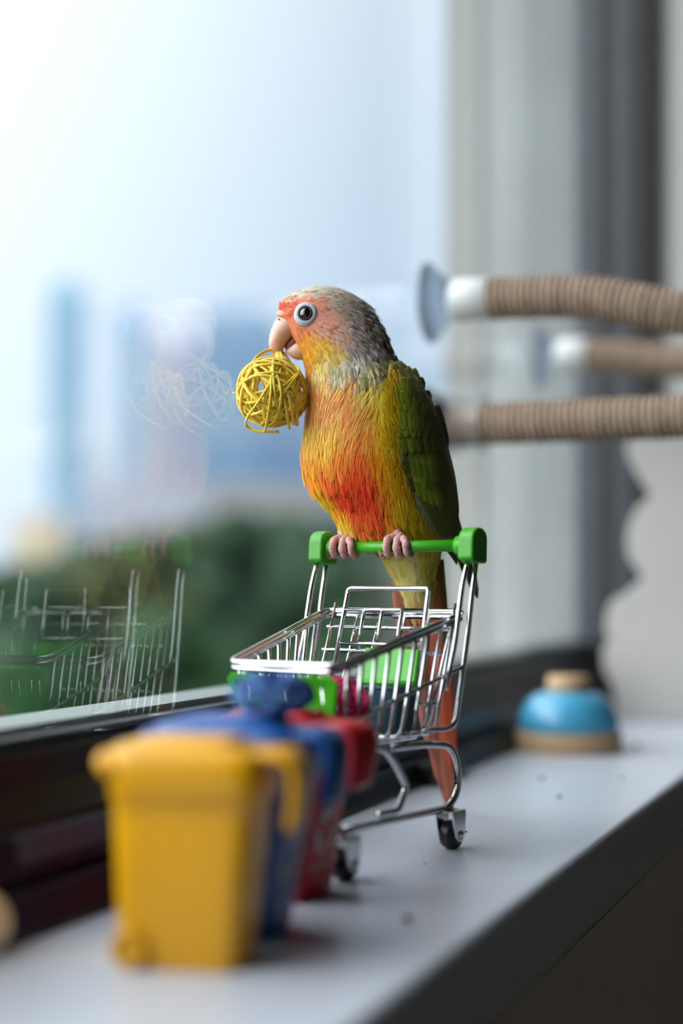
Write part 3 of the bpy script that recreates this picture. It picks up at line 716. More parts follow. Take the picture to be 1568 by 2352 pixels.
def top_of(e_, x, y, z):
    rz = e_.rotation_euler[2]; c = np.array(e_.location)
    return c+np.array([math.cos(rz)*x-math.sin(rz)*y, math.sin(rz)*x+math.cos(rz)*y, z])
rattan_ball('twine_ball', top_of(bin_b, .0165, .003, .0712*1.1+.0078), .0135, 17, .00095, M['twine'], 'blue twine ball lying on the lid of the blue bin', sq=.62, seed=5)
rattan_ball('twine_ball', top_of(bin_r, .0060, .002, .0712*1.05+.0062), .0105, 11, .0010, M['navy'], 'dark navy twine ball lying on the red bin lid', sq=.62, seed=9)
rball = .0182; BD = .726
bc = at(627, 902, BD)
def bpx(px, py, dd=0.0): return at(px, py, BD+dd)
ex = [([bpx(556,885,-.005), bpx(572,850,-.008), bpx(588,822,-.006), bpx(608,808,0), bpx(630,804,.004), bpx(652,812,.005), bpx(668,838,.003), bpx(682,880,.004), bpx(694,930,.006)], .00085),
      ([bpx(636,806,.004), bpx(646,840,-.008), bpx(655,880,-.015), bpx(668,930,-.015), bpx(674,975,-.008)], .00095),
      ([bpx(642,806,.004), bpx(655,842,-.008), bpx(668,890,-.014), bpx(680,940,-.012), bpx(682,978,-.006)], .00095),
      ([bpx(634,808,.005), bpx(638,840,-.008), bpx(646,890,-.016), bpx(658,940,-.015), bpx(664,985,-.006)], .0008),
      ([bpx(548,884,-.004), bpx(590,860,-.014), bpx(640,857,-.016), bpx(690,880,-.008), bpx(706,925,0)], .0009),
      ([bpx(624,862,-.017), bpx(622,910,-.0185), bpx(615,960,-.015), bpx(608,992,-.006)], .0010),
      ([bpx(627,868,-.017), bpx(595,920,-.018), bpx(570,955,-.012), bpx(566,978,-.004), bpx(590,990,-.004), bpx(640,992,-.006)], .0009),
      ([bpx(534,903,.0), bpx(545,905,.0), bpx(560,908,.002)], .0006)]
rattan_ball('rattan_ball', bc, rball, 34, .00100, M['rattan'], 'yellow rattan ball hanging from the parrot\'s beak', extra=ex, seed=21)

# crumbs on the sill
for i, (px, py, s, m, lab) in enumerate([(936,2115,.0020,'crumbred','reddish crumb on the sill in front of the cart'), (1244,1790,.0018,'crumb','brown crumb on the sill before the bell'),
     (1284,1832,.0014,'crumb','small brown crumb on the sill below the bell'), (1462,1716,.0024,'crumb','dark crumb on the sill right of the bell'),
     (1069,1912,.0008,'crumb','tiny dark crumb beside the cart\'s back wheel'), (976,1984,.0006,'crumb','tiny dark speck on the sill under the cart'), (1428,1790,.0014,'crumb','faint crumb on the sill past the bell')]):
    g = ground(px, py); rr = random.Random(i); v, f = lathe([(.4*s,0),(.9*s,.25*s),(s,.5*s),(.7*s,.9*s),(.2*s,1.05*s)], 9)
    v = [(x*rr.uniform(.7,1.2), y*rr.uniform(.7,1.2), z) for x, y, z in v]
    tag(mobj('crumb', (v, f), M[m], loc=g), lab, 'crumb')

# ------------------------------------------------------------------ the parrot
D0 = .731; SC = D0/FPX
bird_o = at(880, 1250, D0)
bird = empty('parrot', bird_o, TH)
tag(bird, 'small green, yellow and red parrot perched on the cart handle', 'parrot')
Rinv = np.array([AR, AF, AZ])
def toL(w): return Rinv @ (np.asarray(w)-bird_o)
def L(px, py, d=0.0): return toL(at(px, py, D0+d*SC))       # d in px-equivalents, + away from viewer
RINGS = np.array([ # y, xl, xr, half depth, centre depth
 (656,724,756,12,0),(662,702,780,30,0),(672,674,806,47,0),(688,650,832,60,0),(706,640,850,69,0),(725,641,864,74,0),(745,652,876,78,0),(765,664,885,80,0),
 (785,676,892,82,0),(805,686,899,84,0),(825,694,908,87,0),(845,700,926,93,0),(870,702,948,101,0),(900,703,970,109,0),(940,702,990,116,0),(980,699,1003,121,0),
 (1020,694,1012,124,0),(1060,694,1020,125,0),(1100,702,1026,122,0),(1135,722,1030,115,0),(1165,750,1032,108,0),(1195,768,1030,100,0),(1222,782,1024,88,2),(1238,800,1020,72,6),
 (1250,828,1016,60,14),(1280,872,1008,46,18),(1320,898,1004,36,22),(1365,922,1000,27,26),(1400,938,992,18,28),(1415,948,982,8,30)], float)
def ringat(y):
    r_ = [np.interp(y, RINGS[:,0], RINGS[:,k]) for k in range(1,5)]; return r_
def surf(y, ph, infl=1.0):
    xl, xr, hd, cd = ringat(y); cx = (xl+xr)/2; hw = (xr-xl)/2*infl
    return L(cx+hw*math.cos(ph), y, cd+hd*infl*math.sin(ph))
ys = [RINGS[0,0]]
yy = np.concatenate([np.linspace(656,720,12), np.linspace(728,1415,70)])
NB = 44
rings = [[surf(y, 2*math.pi*k/NB) for k in range(NB)] for y in yy]

# colour anchors: (px, py, main, alternate)
ANC = [(638,716,(204,70,40),(204,70,40)),(652,706,(196,84,58),(190,110,84)),(678,699,(196,88,66),(186,110,88)),(706,690,(190,92,70),(180,120,98)),(738,698,(180,104,82),(160,122,104)),
 (650,692,(186,172,146),(140,124,100)),(668,680,(192,180,158),(146,132,110)),(692,674,(194,184,164),(140,128,110)),(720,672,(188,178,160),(132,122,108)),(760,664,(182,174,164),(120,112,102)),(765,690,(168,156,140),(118,108,96)),(820,690,(168,158,150),(84,76,68)),(850,722,(168,158,150),(62,54,48)),(868,750,(150,140,132),(52,46,42)),(880,778,(150,142,136),(48,42,38)),
 (795,705,(162,148,134),(110,98,88)),(830,735,(160,148,140),(78,68,62)),(845,765,(172,166,162),(66,58,54)),(815,755,(176,166,160),(98,88,82)),
 (760,735,(208,150,130),(190,128,108)),(740,760,(214,160,138),(196,140,118)),(785,765,(206,166,150),(176,140,126)),(815,775,(168,154,148),(120,110,106)),(845,795,(112,102,96),(214,210,208)),(880,808,(76,68,58),(160,154,144)),(905,815,(86,84,56),(96,92,60)),
 (680,748,(204,124,92),(196,112,80)),(676,772,(210,130,84),(216,140,70)),(690,785,(228,150,50),(224,140,40)),(705,805,(232,172,30),(214,150,26)),(735,785,(216,172,48),(190,146,60)),(750,810,(214,178,60),(176,150,80)),(700,832,(232,160,50),(232,160,50)),
 (735,835,(226,210,150),(200,180,90)),(775,845,(224,218,192),(150,140,96)),(815,830,(206,202,194),(130,120,106)),(850,850,(200,192,160),(130,124,80)),(890,845,(140,134,90),(90,88,50)),(930,855,(116,116,46),(84,86,30)),
 (715,880,(230,190,110),(224,130,66)),(750,890,(232,182,100),(222,116,60)),(800,885,(228,186,96),(216,110,54)),(850,885,(214,186,70),(196,160,80)),(890,890,(206,184,40),(190,160,50)),
 (712,940,(222,160,88),(222,126,70)),(750,940,(230,176,104),(220,122,66)),(800,940,(230,180,100),(216,106,56)),(845,940,(226,176,84),(214,120,50)),(885,940,(230,196,36),(214,164,26)),
 (715,990,(228,184,70),(226,160,60)),(760,1000,(230,190,70),(226,166,56)),(810,990,(226,160,70),(214,96,44)),(850,985,(218,104,40),(224,160,44)),(885,1000,(228,188,26),(214,160,22)),
 (700,1050,(232,186,40),(224,120,40)),(740,1050,(226,130,44),(230,180,52)),(785,1040,(224,150,50),(214,90,36)),(830,1050,(210,64,30),(220,110,36)),(870,1060,(216,150,24),(200,110,24)),(900,1060,(210,164,20),(190,144,20)),
 (712,1100,(232,184,26),(224,120,30)),(750,1100,(216,64,28),(220,84,32)),(735,1075,(218,84,34),(224,150,40)),(780,1125,(208,56,26),(214,66,30)),(815,1075,(208,58,28),(216,80,32)),(800,1100,(206,56,26),(214,76,30)),(850,1110,(210,58,30),(204,50,28)),(880,1110,(200,140,22),(196,110,26)),(910,1120,(192,150,18),(172,134,18)),
 (730,1135,(234,200,24),(230,190,24)),(755,1160,(234,196,24),(220,130,28)),(790,1150,(208,60,26),(214,90,28)),(835,1150,(210,54,28),(220,74,40)),(865,1160,(222,74,46),(210,60,34)),(905,1170,(180,144,16),(160,130,16)),
 (775,1195,(234,208,36),(230,200,40)),(815,1190,(212,84,28),(216,110,34)),(855,1195,(222,80,40),(214,100,30)),(800,1222,(226,212,110),(216,190,80)),(845,1225,(206,110,40),(200,90,40)),(885,1215,(196,140,50),(180,140,20)),
 (930,1200,(172,144,14),(156,132,16)),(960,1225,(158,136,16),(140,124,18)),(910,1260,(214,204,150),(190,176,60)),(945,1285,(210,202,150),(196,180,50)),(985,1270,(176,164,44),(160,148,60)),(1000,1320,(150,140,50),(130,120,40)),
 (940,1340,(206,196,140),(196,180,60)),(965,1380,(190,176,110),(206,110,80)),(1005,900,(78,92,24),(60,70,20)),(1015,1000,(70,84,24),(54,62,20)),(1020,1120,(60,76,24),(48,58,20)),(960,1130,(150,124,16),(130,110,16)),(950,900,(96,110,30),(80,96,26))]
AP = np.array([a[:2] for a in ANC], float)
lin = lambda c: np.array(S(*c)[:3])
def LB(c):
    v = np.array(S(*c)[:3]); return v*min(2.0, .94/v.max())
ANC = [(x, y, tuple(min(250, v+d) for v, d in zip(c1, (4,16,14))), tuple(min(250, v+d) for v, d in zip(c2, (4,18,12)))) if 865 < y < 1005 and x < 905 else (x, y, c1, c2) for x, y, c1, c2 in ANC]
AC1 = np.array([LB(a[2]) for a in ANC]); AC2 = np.array([LB(a[3]) for a in ANC])
def pcol(px, py, alt=None):
    d = np.hypot(AP[:,0]-px, AP[:,1]-py); w = 1/(d+3)**6; w /= w.sum()
    c1 = w@AC1; c2 = w@AC2
    if alt is None: return (c1+c2)/2
    return c1*(1-alt)+c2*alt
bv, bf = loft(rings); bc_ = []
for i, y in enumerate(yy):
    xl, xr, hd, cd = ringat(y)
    for k in range(NB):
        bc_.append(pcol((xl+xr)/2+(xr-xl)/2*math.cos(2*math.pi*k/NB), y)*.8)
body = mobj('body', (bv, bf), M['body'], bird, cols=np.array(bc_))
# flow of the plumage, as image-plane directions (dx right, dy down)
FLOW = [(648,700,.5,-.85),(690,668,.9,-.45),(740,662,1,.05),(800,678,.85,.5),(850,720,.6,.8),(885,780,.4,.92),(740,740,.9,.35),(790,770,.8,.55),(690,770,.4,.9),(700,810,.35,.93),
 (760,800,.6,.8),(770,850,-.1,1),(720,880,-.25,.97),(790,900,-.55,.83),(850,920,-.5,.87),(890,900,-.2,.98),(830,980,-.4,.92),(700,960,0,1),(740,1000,-.1,1),(890,980,.15,1),(700,1060,0,1),(720,1130,.3,.95),
 (780,1100,.12,1),(840,1100,.1,1),(900,1100,.12,1),(860,1180,.15,1),(940,1190,.25,.97),(930,1300,.2,.98),(990,1320,.05,1),(800,1210,-.1,1),(1000,1000,.25,.97),(980,880,.6,.8)]
FP = np.array([q[:2] for q in FLOW], float); FD = np.array([q[2:] for q in FLOW], float)
def flow(px, py):
    d = np.hypot(FP[:,0]-px, FP[:,1]-py); w = 1/(d+8)**3; v = (w[:,None]*FD).sum(0); return v/np.linalg.norm(v)
WTAB = np.array([.45,.85,1.0,.92,.62,.12])
FV, FF, FC, FU = [], [], [], []
def add_feather(p, n, d, Ln, W, colA, colB, lift=.10, sag=.3, V=FV, Fx=FF, C=FC, U=FU, edge=None, wt=WTAB, cen=.90):
    s = np.cross(n, d); s /= np.linalg.norm(s)+1e-12; m_ = len(wt); b0 = len(V)
    for i in range(m_):
        t = i/(m_-1); q = p+d*Ln*t+n*(Ln*(lift*t-sag*t*t))
        w = W*wt[i]; cc = colA*(1-t**1.6)+colB*t**1.6
        for j, u in enumerate((-1, 0, 1)):
            V.append(q+s*w*u*.5+n*(-.12*W*abs(u)) + (d*(Ln*.05*(-abs(u))) if i == m_-1 else 0))
            C.append(cc*(edge if (edge is not None and u and i > 1) else (cen if u == 0 else 1.0))); U.append((.5+.5*u*wt[i], t))
    for i in range(m_-1):
        for j in range(2):
            k = b0+i*3+j; Fx.append((k, k+1, k+4, k+3))
def normal_at(y, ph):
    a = surf(y, ph+.02)-surf(y, ph-.02); b = surf(y+2, ph)-surf(y-2, ph); n = np.cross(a, b); n /= np.linalg.norm(n)+1e-12
    xl, xr, hd, cd = ringat(y); c = L((xl+xr)/2, y, cd)
    return n if np.dot(n, surf(y, ph)-c) > 0 else -n
EYE = (702, 721)
def skip(px, py, near):
    if math.hypot((px-EYE[0])/1.02, py-EYE[1]) < 27: return True
    if px < 655 and 722 < py < 830: return True
    if px < 676 and 735 < py < 800: return True
    return False
SV, SFc, SCo = [], [], []
def add_strand(p, n, d, Ln, W, col, lift, sag):
    s = np.cross(n, d); s /= np.linalg.norm(s)+1e-12; b0 = len(SV)
    for i, (t, w) in enumerate(((0,1),(.5,.75),(1,.12))):
        q = p+d*Ln*t+n*(Ln*(lift*t-sag*t*t))
        SV.append(q-s*W*w*.5); SV.append(q+s*W*w*.5); SCo.append(col); SCo.append(col)
    SFc.append((b0,b0+1,b0+3,b0+2)); SFc.append((b0+2,b0+3,b0+5,b0+4))
def scatter(n, y0, y1, Ln, W, lift, sag, jit=10, strands=False, xmax=9999, edge=None, cen=.9, xmin=0):
    c = 0
    while c < n:
        y = rng.uniform(y0, y1); ph = rng.uniform(0, 2*math.pi); xl, xr, hd, cd = ringat(y)
        if rng.uniform() > (xr-xl+2*hd)/480: continue
        px = (xl+xr)/2+(xr-xl)/2*math.cos(ph); c += 1
        if skip(px, y, math.sin(ph) < 0) or px > xmax or px < xmin: continue
        n_ = normal_at(y, ph); fd = flow(px, y); d = AR*fd[0]; d = np.array([fd[0], 0, -fd[1]]); d = d+rng.normal(size=3)*.10
        d = d-n_*np.dot(d, n_); ln = np.linalg.norm(d)
        if ln < .15: d = np.array([0,0,-1.])-n_*np.dot([0,0,-1.], n_); ln = np.linalg.norm(d)+1e-9
        d /= ln; alt = min(1, max(0, (rng.uniform()-.5)*3+.5))
        ca = pcol(px+rng.normal()*jit, y+rng.normal()*jit, alt)*rng.uniform(.78,1.08); cb = pcol(px+rng.normal()*jit, y+rng.normal()*jit, 1-alt if rng.uniform() < .5 else alt)*rng.uniform(.9,1.25)
        k = rng.uniform(.75,1.25); p = surf(y, ph)-n_*.0002
        if strands: add_strand(p, n_, d, Ln*SC*k, W*SC, ca*1.05, lift+rng.uniform(-.05,.12), sag)
        else: add_feather(p, n_, d, Ln*SC*k, W*SC*rng.uniform(.8,1.2), ca, cb, lift+rng.uniform(-.04,.06), sag, edge=edge, cen=cen)
scatter(1500, 658, 735, 17, 7, .18, .22, 4, edge=1.25, cen=.62)
scatter(1200, 735, 830, 25, 11, .22, .24, 4, edge=1.3, cen=.8)
scatter(700, 790, 885, 38, 16, .24, .26, 6, edge=1.3, cen=.68)
scatter(420, 690, 850, 26, 9, .42, .22, 4, edge=1.4, cen=.6, xmin=815)
scatter(1200, 865, 1010, 46, 15, .15, .26, 8, edge=1.18)
scatter(1300, 1000, 1160, 50, 15, .17, .26, 8, edge=1.1)
scatter(650, 1130, 1235, 44, 14, .22, .22, 9)
scatter(600, 1225, 1390, 50, 15, .12, .12, 8, edge=1.1)
fo = mobj('contour_feathers', (FV, FF), M['plume'], bird, cols=np.array(FC), uvs=np.array(FU)); fo['kind'] = 'stuff'
scatter(1500, 660, 800, 16, 1.3, .2, .15, 6, strands=True)
scatter(1500, 800, 900, 26, 1.5, .18, .2, 8, strands=True)
scatter(700, 700, 880, 22, 1.6, .38, .2, 6, strands=True, xmin=820)
scatter(7500, 880, 1170, 44, 1.4, .2, .22, 10, strands=True)
scatter(1300, 1120, 1235, 36, 1.8, .3, .2, 10, strands=True)
so_ = mobj('loose_barbs', (SV, SFc), M['strand'], bird, cols=np.array(SCo)); so_['kind'] = 'stuff'

# --- wings: each flight feather and covert its own piece
def wsurf(px, py, off, sgn=-1):
    """point lying over the flank, sgn -1 = side towards the viewer, +1 = far side"""
    xl, xr, hd, cd = ringat(min(py, 1260)); cx = (xl+xr)/2; hw = (xr-xl)/2+16
    u = max(-.985, min(.985, (px-cx)/hw)); k = math.sqrt(1-u*u)
    if py > 1200: hd = max(hd, 84-(py-1200)*.12)
    return L(px, py, cd+sgn*(hd*k+off))
def big_feather(parent, path, width, colA, colB, off, name, sgn=-1, tipround=.6, edgecol=None, mname='vane', n=16, lift=0):
    """path: px points base->tip over the wing surface"""
    pts = spline([np.array(p, float) for p in path], 6); m_ = len(pts); idx = np.linspace(0, m_-1, n).astype(int); V = []; Fx = []; C = []; U = []
    for q, i in enumerate(idx):
        t = q/(n-1); a = np.array(pts[max(i-1,0)]); b = np.array(pts[min(i+1,m_-1)]); tg = (b-a)/np.linalg.norm(b-a); nx = np.array([-tg[1], tg[0]])
        w = width*min(1, .5+1.6*t)*(1 if t < tipround else math.sqrt(max(0, 1-((t-tipround)/(1-tipround))**2)))
        w = max(w, width*.04)
        for u in (-1,-.5,0,.5,1):
            p2 = np.array(pts[i])+nx*w*.5*u; o_ = off+lift*t-abs(u)**2*width*.10
            V.append(wsurf(p2[0], p2[1], o_, sgn)); cc = colA*(1-t)+colB*t
            if edgecol is not None and u == (1 if sgn < 0 else 1): cc = edgecol
            if u == 0: cc = cc*.88
            C.append(cc*rng.uniform(.92,1.08)); U.append((.5+u*.5, t*2))
    for q in range(n-1):
        for j in range(4): k = q*5+j; Fx.append((k, k+1, k+6, k+5))
    ob = mobj(name, (V, Fx), M[mname], parent, cols=np.array(C), uvs=np.array(U))
    sm = ob.modifiers.new('thick', 'SOLIDIFY'); sm.thickness = .00014; sm.offset = 0
    return ob
LEAD = np.array([(850,908),(880,912),(920,914),(960,912),(1000,912),(1040,916),(1080,924),(1120,938),(1160,956),(1200,980),(1240,1004)], float)
TRAIL = np.array([(840,935),(860,962),(880,978),(910,993),(940,1006),(970,1016),(1000,1024),(1030,1031),(1080,1041),(1140,1049),(1200,1056),(1240,1061)], float)
xlead = lambda y: np.interp(y, LEAD[:,0], LEAD[:,1]); xtrail = lambda y: np.interp(y, TRAIL[:,0], TRAIL[:,1])-np.interp(y, [840,960,1100], [16,8,0])
GR = lin((140,164,40)); GD = lin((96,100,38)); OL = lin((92,84,34)); BL = lin((76,96,108)); DK = lin((72,74,42)); YO = lin((214,150,30))
def make_wing(sgn):
    V = []; Fx = []; C = []; rows = np.linspace(866, 1240, 34); nc = 12
    for y in rows:
        a, b = xlead(y)+6, xtrail(y)-2
        for k in range(nc):
            x = a+(b-a)*k/(nc-1); V.append(wsurf(x, y, 1.0, sgn)); C.append(GD*.8)
    for i in range(len(rows)-1):
        for k in range(nc-1): q = i*nc+k; Fx.append((q, q+1, q+nc+1, q+nc))
    w = mobj('wing', (V, Fx), M['vane'], bird, cols=np.array(C), uvs=np.zeros((len(V),2)))
    sm = w.modifiers.new('thick', 'SOLIDIFY'); sm.thickness = .0012; sm.offset = -1
    # primaries, deepest layer first
    for k in range(8):
        t = k/7; bx, by = 950+70*t, 1070+20*t; tx, ty = 992+66*t, 1212+(100 if sgn > 0 else 78)*t-(0 if t < .9 else 16)
        cA = DK*(1-t*.2)+BL*.35*(1-t); cB = BL*(1-t*.55)+DK*t*.55
        big_feather(w, [(bx,by),((bx+tx)/2-4*(1-t),(by+ty)/2),(tx,ty)], 30-4*t, cA, cB, 3+k*.5, 'flight_feather', sgn, .72, edgecol=(GR*.55 if t > .2 else BL*1.1))
    # secondaries / greater coverts with round tips
    for k in range(7):
        t = k/6; bx, by = 924+88*t, 1010-10*t; tx, ty = 952+88*t, 1132+34*math.sin(t*2.4)+8*t
        big_feather(w, [(bx,by),((bx+tx)/2-2,(by+ty)/2),(tx,ty)], 29, GD*.55, GR*.75 if k in (1,2,3,4) else GD*.8, 8+k*.4, 'greater_covert', sgn, .8, edgecol=OL*.8)
    for k in range(6):
        t = k/5; bx, by = 918+82*t, 945-14*t; tx, ty = 930+92*t, 1046-8*t
        big_feather(w, [(bx,by),((bx+tx)/2,(by+ty)/2),(tx,ty)], 29, OL*.6, GD*.7 if k > 1 else GR*.6, 11+k*.3, 'median_covert', sgn, .75, edgecol=OL*.7)
    # lesser coverts: rows of small scale-like feathers
    for r_, y in enumerate(np.arange(985, 868, -15)):
        a, b = xlead(y), xtrail(y); nn = max(3, int((b-a)/15))
        for k in range(nn):
            t = (k+.5*(r_ % 2)+.1)/nn; x = a+(b-a)*t+rng.normal()*2.5; f_ = max(0, 1-t*1.6)
            c1 = GR*(.10+.85*f_)+OL*(.55-.4*f_); c1 = c1
            j = rng.normal(size=2)*2
            big_feather(w, [(x+j[0], y-14), (x+1+j[0], y+4), (x+4+j[0], y+22+j[1])], 24, c1*.9, c1, 13+r_*.35, 'lesser_covert', sgn, .4, edgecol=c1*.8, n=9, lift=.2)
    return w
def scapulars(w, sgn):
    for _ in range(70):
        x = rng.uniform(898, 962); y = rng.uniform(842, 876)+max(0, x-925)*.6
        t = (x-892)/80; c1 = (lin((176,160,50))*(1-t)+lin((92,100,40))*t)*rng.uniform(.5,1.2)
        if x < 925 and y > 855: c1 = lin((214,160,40))*rng.uniform(.7,1.1)
        big_feather(w, [(x-4,y-14),(x,y+2),(x+6+6*t,y+24)], 15, c1*.75, c1, 11+rng.uniform(0,3), 'scapular', sgn, .5, edgecol=c1*.6, n=6, lift=1)
wing_n = make_wing(-1); wing_n['label'] = 'green wing folded against the near flank'
scapulars(wing_n, -1); wing_f = make_wing(1); wing_f['label'] = 'far wing with grey flight feather tips'
# long tips of the far wing showing beside the handle
for q, (a, b, c) in enumerate([((1030,1150),(1062,1260),(1096,1374)), ((1022,1160),(1050,1250),(1080,1335))]):
    pts = [np.array(p, float) for p in (a,b,c)]; V = []; Fx = []; C = []; U = []; sp = spline(pts, 6)
    for i, p in enumerate(sp):
        t = i/(len(sp)-1); w_ = 24*(1 if t < .75 else math.sqrt(max(.01, 1-((t-.75)/.25)**2))); tg = np.array([.25,.97]); nx = np.array([-tg[1],tg[0]])
        for u in (-1,0,1):
            p2 = p+nx*w_*.5*u; V.append(L(p2[0], p2[1], 62+q*4-abs(u)*2)); C.append((BL*(1-t)*.6+lin((120,112,100))*t) if u < 0 else BL*.5); U.append((.5+u*.5, t*2))
    for i in range(len(sp)-1):
        for j in range(2): k = i*3+j; Fx.append((k,k+1,k+4,k+3))
    ob = mobj('flight_feather', (V, Fx), M['vane'], wing_f, cols=np.array(C), uvs=np.array(U)); sm = ob.modifiers.new('thick','SOLIDIFY'); sm.thickness = .0003; sm.offset = 0
# yellow flank plumage overlapping the front edge of the near wing
SV, SFc, SCo = [], [], []
for _ in range(900):
    y = rng.uniform(868, 1120); x = xlead(y)+rng.normal()*8-19; k = rng.uniform(.7,1.3); ln = 34*k
    c = (LB((226,190,30)) if y < 1040 else LB((196,150,20)))*rng.uniform(.55,1.0); o_ = 16+rng.uniform(0,5); b0 = len(SV); dx = .30+rng.normal()*.12
    for t, w_ in ((0,1),(.35,.9),(.7,.6),(1,.1)):
        for u in (-1, 1): SV.append(wsurf(x+dx*ln*t+u*w_*.9, y+ln*t*.9, o_*(1-.35*t))); SCo.append(c*(1-.15*t))
    for i in range(3): SFc.append((b0+2*i, b0+2*i+1, b0+2*i+3, b0+2*i+2))
fb = mobj('flank_barbs', (SV, SFc), M['strand'], bird, cols=np.array(SCo)); fb['kind'] = 'stuff'
# mantle feathers down the back between the wings
MV, MF, MC, MU = [], [], [], []
for _ in range(620):
    y = rng.uniform(815, 1120); ph = float(np.clip(rng.normal()*.42*(.45 if y < 900 else 1), -.62, .62)); n_ = normal_at(y, ph); d = np.array([.30,0,-.95]); d = d-n_*np.dot(d,n_); d /= np.linalg.norm(d)
    c = (lin((92,98,40)) if y < 880 else lin((70,74,28)))*rng.uniform(.6,1.3)
    add_feather(surf(y, ph, 1.06), n_, d, 34*SC, 13*SC, c*.7, c, .1, .15, MV, MF, MC, MU, edge=1.25)
mo = mobj('mantle_feathers', (MV, MF), M['plume'], bird, cols=np.array(MC), uvs=np.array(MU)); mo['kind'] = 'stuff'

# --- tail
tailv = [[L(955+35*math.cos(a), y, 26+9*math.sin(a)) for a in np.linspace(0, 2*math.pi, 17)[:-1]] for y in (1290,1330,1380)]
tail = mobj('tail', loft(tailv), M['body'], bird, cols=np.array([lin((190,110,80))]*48)); tail['label'] = 'long reddish brown tail'
TF = [ # base, mid, tip, width, colour, depth
 ((912,1290),(928,1430),(982,1660),36,(206,134,112),44), ((926,1290),(946,1450),(998,1745),36,(204,126,104),48), ((944,1290),(966,1460),(1014,1815),36,(200,120,98),52),
 ((962,1290),(986,1480),(1026,1850),36,(206,122,98),56), ((1012,1285),(1020,1430),(1030,1560),20,(120,92,40),42), ((998,1288),(1014,1470),(1040,1780),34,(222,96,62),44), ((982,1290),(1004,1480),(1036,1858),38,(212,124,98),50)]
for (a, b, c, w_, col, d0) in TF:
    sp = spline([np.array(p, float) for p in (a,b,c)], 10); V = []; Fx = []; C = []; U = []
    for i, p in enumerate(sp):
        t = i/(len(sp)-1); ww = w_*min(1,.7+t)*(1 if t < .8 else math.sqrt(max(.015, 1-((t-.8)/.2)**2))); q0 = sp[max(i-1,0)]; q1 = sp[min(i+1,len(sp)-1)]
        tg = (q1-q0)/np.linalg.norm(q1-q0); nx = np.array([-tg[1],tg[0]])
        for u in (-1,-.5,0,.5,1):
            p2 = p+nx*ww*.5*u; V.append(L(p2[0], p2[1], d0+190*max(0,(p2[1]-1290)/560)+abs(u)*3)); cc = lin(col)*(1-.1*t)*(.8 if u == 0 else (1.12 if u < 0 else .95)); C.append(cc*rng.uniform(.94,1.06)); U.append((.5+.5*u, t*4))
    for i in range(len(sp)-1):
        for j in range(4): k = i*5+j; Fx.append((k,k+1,k+6,k+5))
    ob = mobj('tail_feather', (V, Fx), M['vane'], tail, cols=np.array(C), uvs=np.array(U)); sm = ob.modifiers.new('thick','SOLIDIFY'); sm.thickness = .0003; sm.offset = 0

# --- head: beak, cere, eyes
def beak_part(name, sections, m, parent=bird, n=20):
    rr = []
    for (a, b, hw) in sections:
        a = np.array(a, float); b = np.array(b, float); c = (a+b)/2; h = (b-a)/2; ring = []
        for k in range(n):
            an = 2*math.pi*k/n; q = c+h*math.cos(an); ring.append(L(q[0], q[1], hw*math.sin(an)*(abs(math.sin(an))**-.15 if abs(math.sin(an)) > .05 else 1)))
        rr.append(ring)
    return mobj(name, loft(rr), m, parent)
ub = beak_part('upper_beak', [((664,712),(690,775),34),((650,718),(684,768),33),((640,726),(678,766),31),((631,738),(674,772),29),((624,753),(668,778),26),((619,770),(662,785),22),((617,788),(656,793),18),((620,804),(651,803),13),((627,818),(647,814),8),((638,829),(643,826),2.5)], M['beak'])
lb = beak_part('lower_beak', [((690,772),(704,822),26),((678,780),(694,827),24),((668,788),(682,827),20),((661,796),(672,823),15),((656,803),(664,816),9),((654,807),(658,811),3)], M['beak'])
beak_part('mouth', [((690,762),(694,790),20),((672,768),(680,796),19),((660,782),(668,806),14),((653,795),(658,808),7)], M['mouth'])
beak_part('cere', [((660,702),(676,740),37),((646,708),(664,738),35),((638,716),(652,734),28),((634,722),(640,729),14)], M['cere'])
for sg in (-1, 1):
    p = L(640, 733, sg*24); mobj('nostril', lathe_axis([(.0001,-.0004),(.0005,-.0003),(.0006,.0001),(.0001,.0002)], p, (-.5,sg*.8,.2), 10), M['mouth'], ub)
xl, xr, hd, cd = ringat(EYE[1])
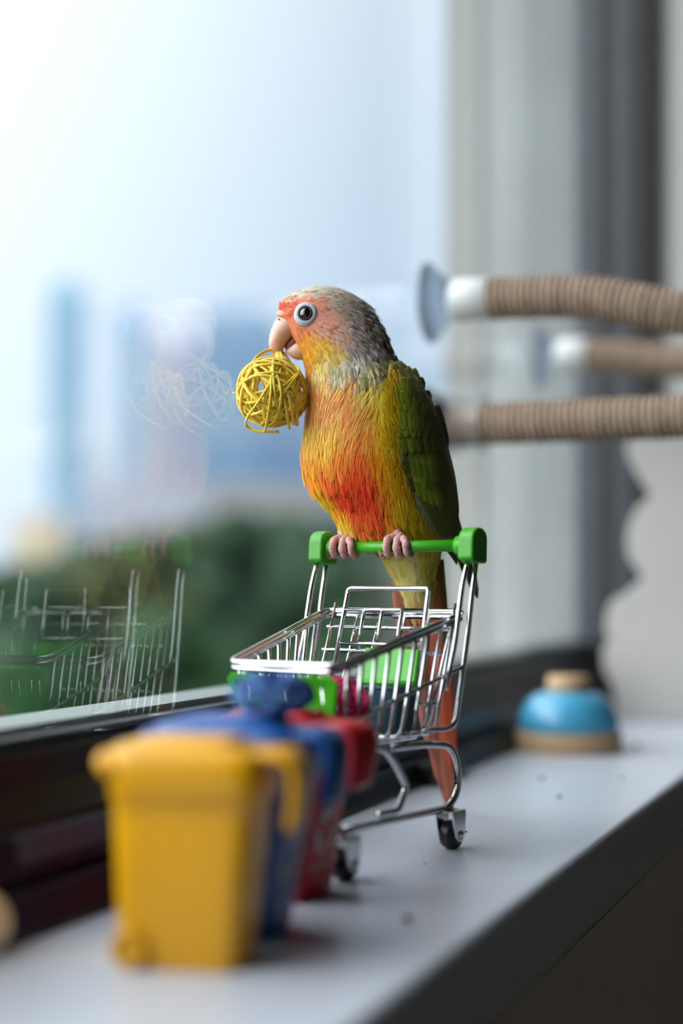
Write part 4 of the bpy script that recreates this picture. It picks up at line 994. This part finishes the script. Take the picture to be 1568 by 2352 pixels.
for sg in (-1, 1):
    ph = math.acos((EYE[0]-(xl+xr)/2)/((xr-xl)/2))*sg
    n_ = normal_at(EYE[1], ph); n_ = n_+np.array([0,sg*.5,0]); n_ /= np.linalg.norm(n_); p = surf(EYE[1], ph)
    er = mobj('eye_ring', lathe_axis([(29*SC,-.0014),(27.5*SC,-.0002),(25*SC,.0006),(22*SC,.0010),(19.5*SC,.0014),(17.8*SC,.0014),(16*SC,.0004)], p, n_, 32), M['eyering'], bird)
    mobj('eye_ring_fold', tube([p+n_*.0009+(np.cross(n_,[0,0,1.])*math.cos(a)+np.cross(n_,np.cross(n_,[0,0,1.]))*math.sin(a))*22.5*SC for a in np.linspace(0,2*math.pi,29)[:-1]], .00018, 6, True), M['eyering'], er)
    prof = [(17.5*SC*math.cos(a), 17.5*SC*.75*math.sin(a)) for a in np.linspace(-.2, 1.5, 10)]
    ey = mobj('eyeball', lathe_axis(prof, p-n_*.0004, n_, 28), M['eye'], bird)
    mobj('iris', tube([p+n_*(.0004+.0011)+(np.cross(n_,[0,0,1.])*math.cos(a)+np.cross(n_,np.cross(n_,[0,0,1.]))*math.sin(a))*14.5*SC for a in np.linspace(0,2*math.pi,25)[:-1]], .0005, 6, True), M['iris'], ey)

# --- legs and feet gripping the bar
def cart_w(p): return cart_o+CX*p[0]+AX*p[1]+AZ*p[2]
barw = cart_w(bar_p); bar_dir = CX
def on_bar(px):
    n = AF; d = ray(px, 1250)  # vertical plane through the pixel column and the bar axis
    nn = np.cross(d, AZ); t = np.dot(CAM-barw, nn)/np.dot(bar_dir, nn); return barw+bar_dir*t
back = AX
def toe(c, off, a0, a1, r0, extra=.0, n=12):
    pts = []; rad = BR+r0*.85
    for k in range(n+1):
        a = math.radians(a0+(a1-a0)*k/n); pts.append(c+bar_dir*(off*(1 if k > 2 else .6+.13*k)+extra*k/n)+(-back*math.cos(a)+AZ*math.sin(a))*rad)
    return pts
for (px, ank, nm) in ((790, (800,1205), 'far'), (914, (908,1205), 'near')):
    c = on_bar(px); an = c+AZ*.0075+AF*.006; leg0 = c+AZ*.010+AF*.012
    parts = [tube([toL(q) for q in spline([leg0, an, c+AZ*(BR+.0020)+AF*.0008], 5)], [.0034]*6+[.0026]*4+[.0032], 12)]
    fe = None
    for j, (off, a0, a1, r0) in enumerate(((-.0040,105,-68,.0021),(.0022,105,-80,.0022),(.0074,60,-95,.0019),(-.0088,160,290,.0018))):
        tp = toe(c, off, a0, a1, r0)
        rs = [r0*1.05*(1+.10*math.sin(k*1.9))*(1-.22*k/(len(tp)-1)) for k in range(len(tp))]
        parts.append(tube([toL(q) for q in tp], rs, 12))
    fe = mobj('foot', join(*parts), M['foot'], bird)
    for j, (off, a0, a1, r0) in enumerate(((-.0040,-68,-120,.0010),(.0022,-80,-130,.0010),(.0074,-95,-140,.0009),(-.0088,290,335,.0009))):
        rad = BR+.0018; pts = [c+bar_dir*off+(-back*math.cos(math.radians(a))+AZ*math.sin(math.radians(a)))*(rad-.0006*k/5) for k, a in enumerate(np.linspace(a0, a1, 6))]
        mobj('claw', tube([toL(q) for q in pts], list(np.linspace(.0011,.0002,6)), 8), M['claw'], fe)
bpy.context.view_layer.update()
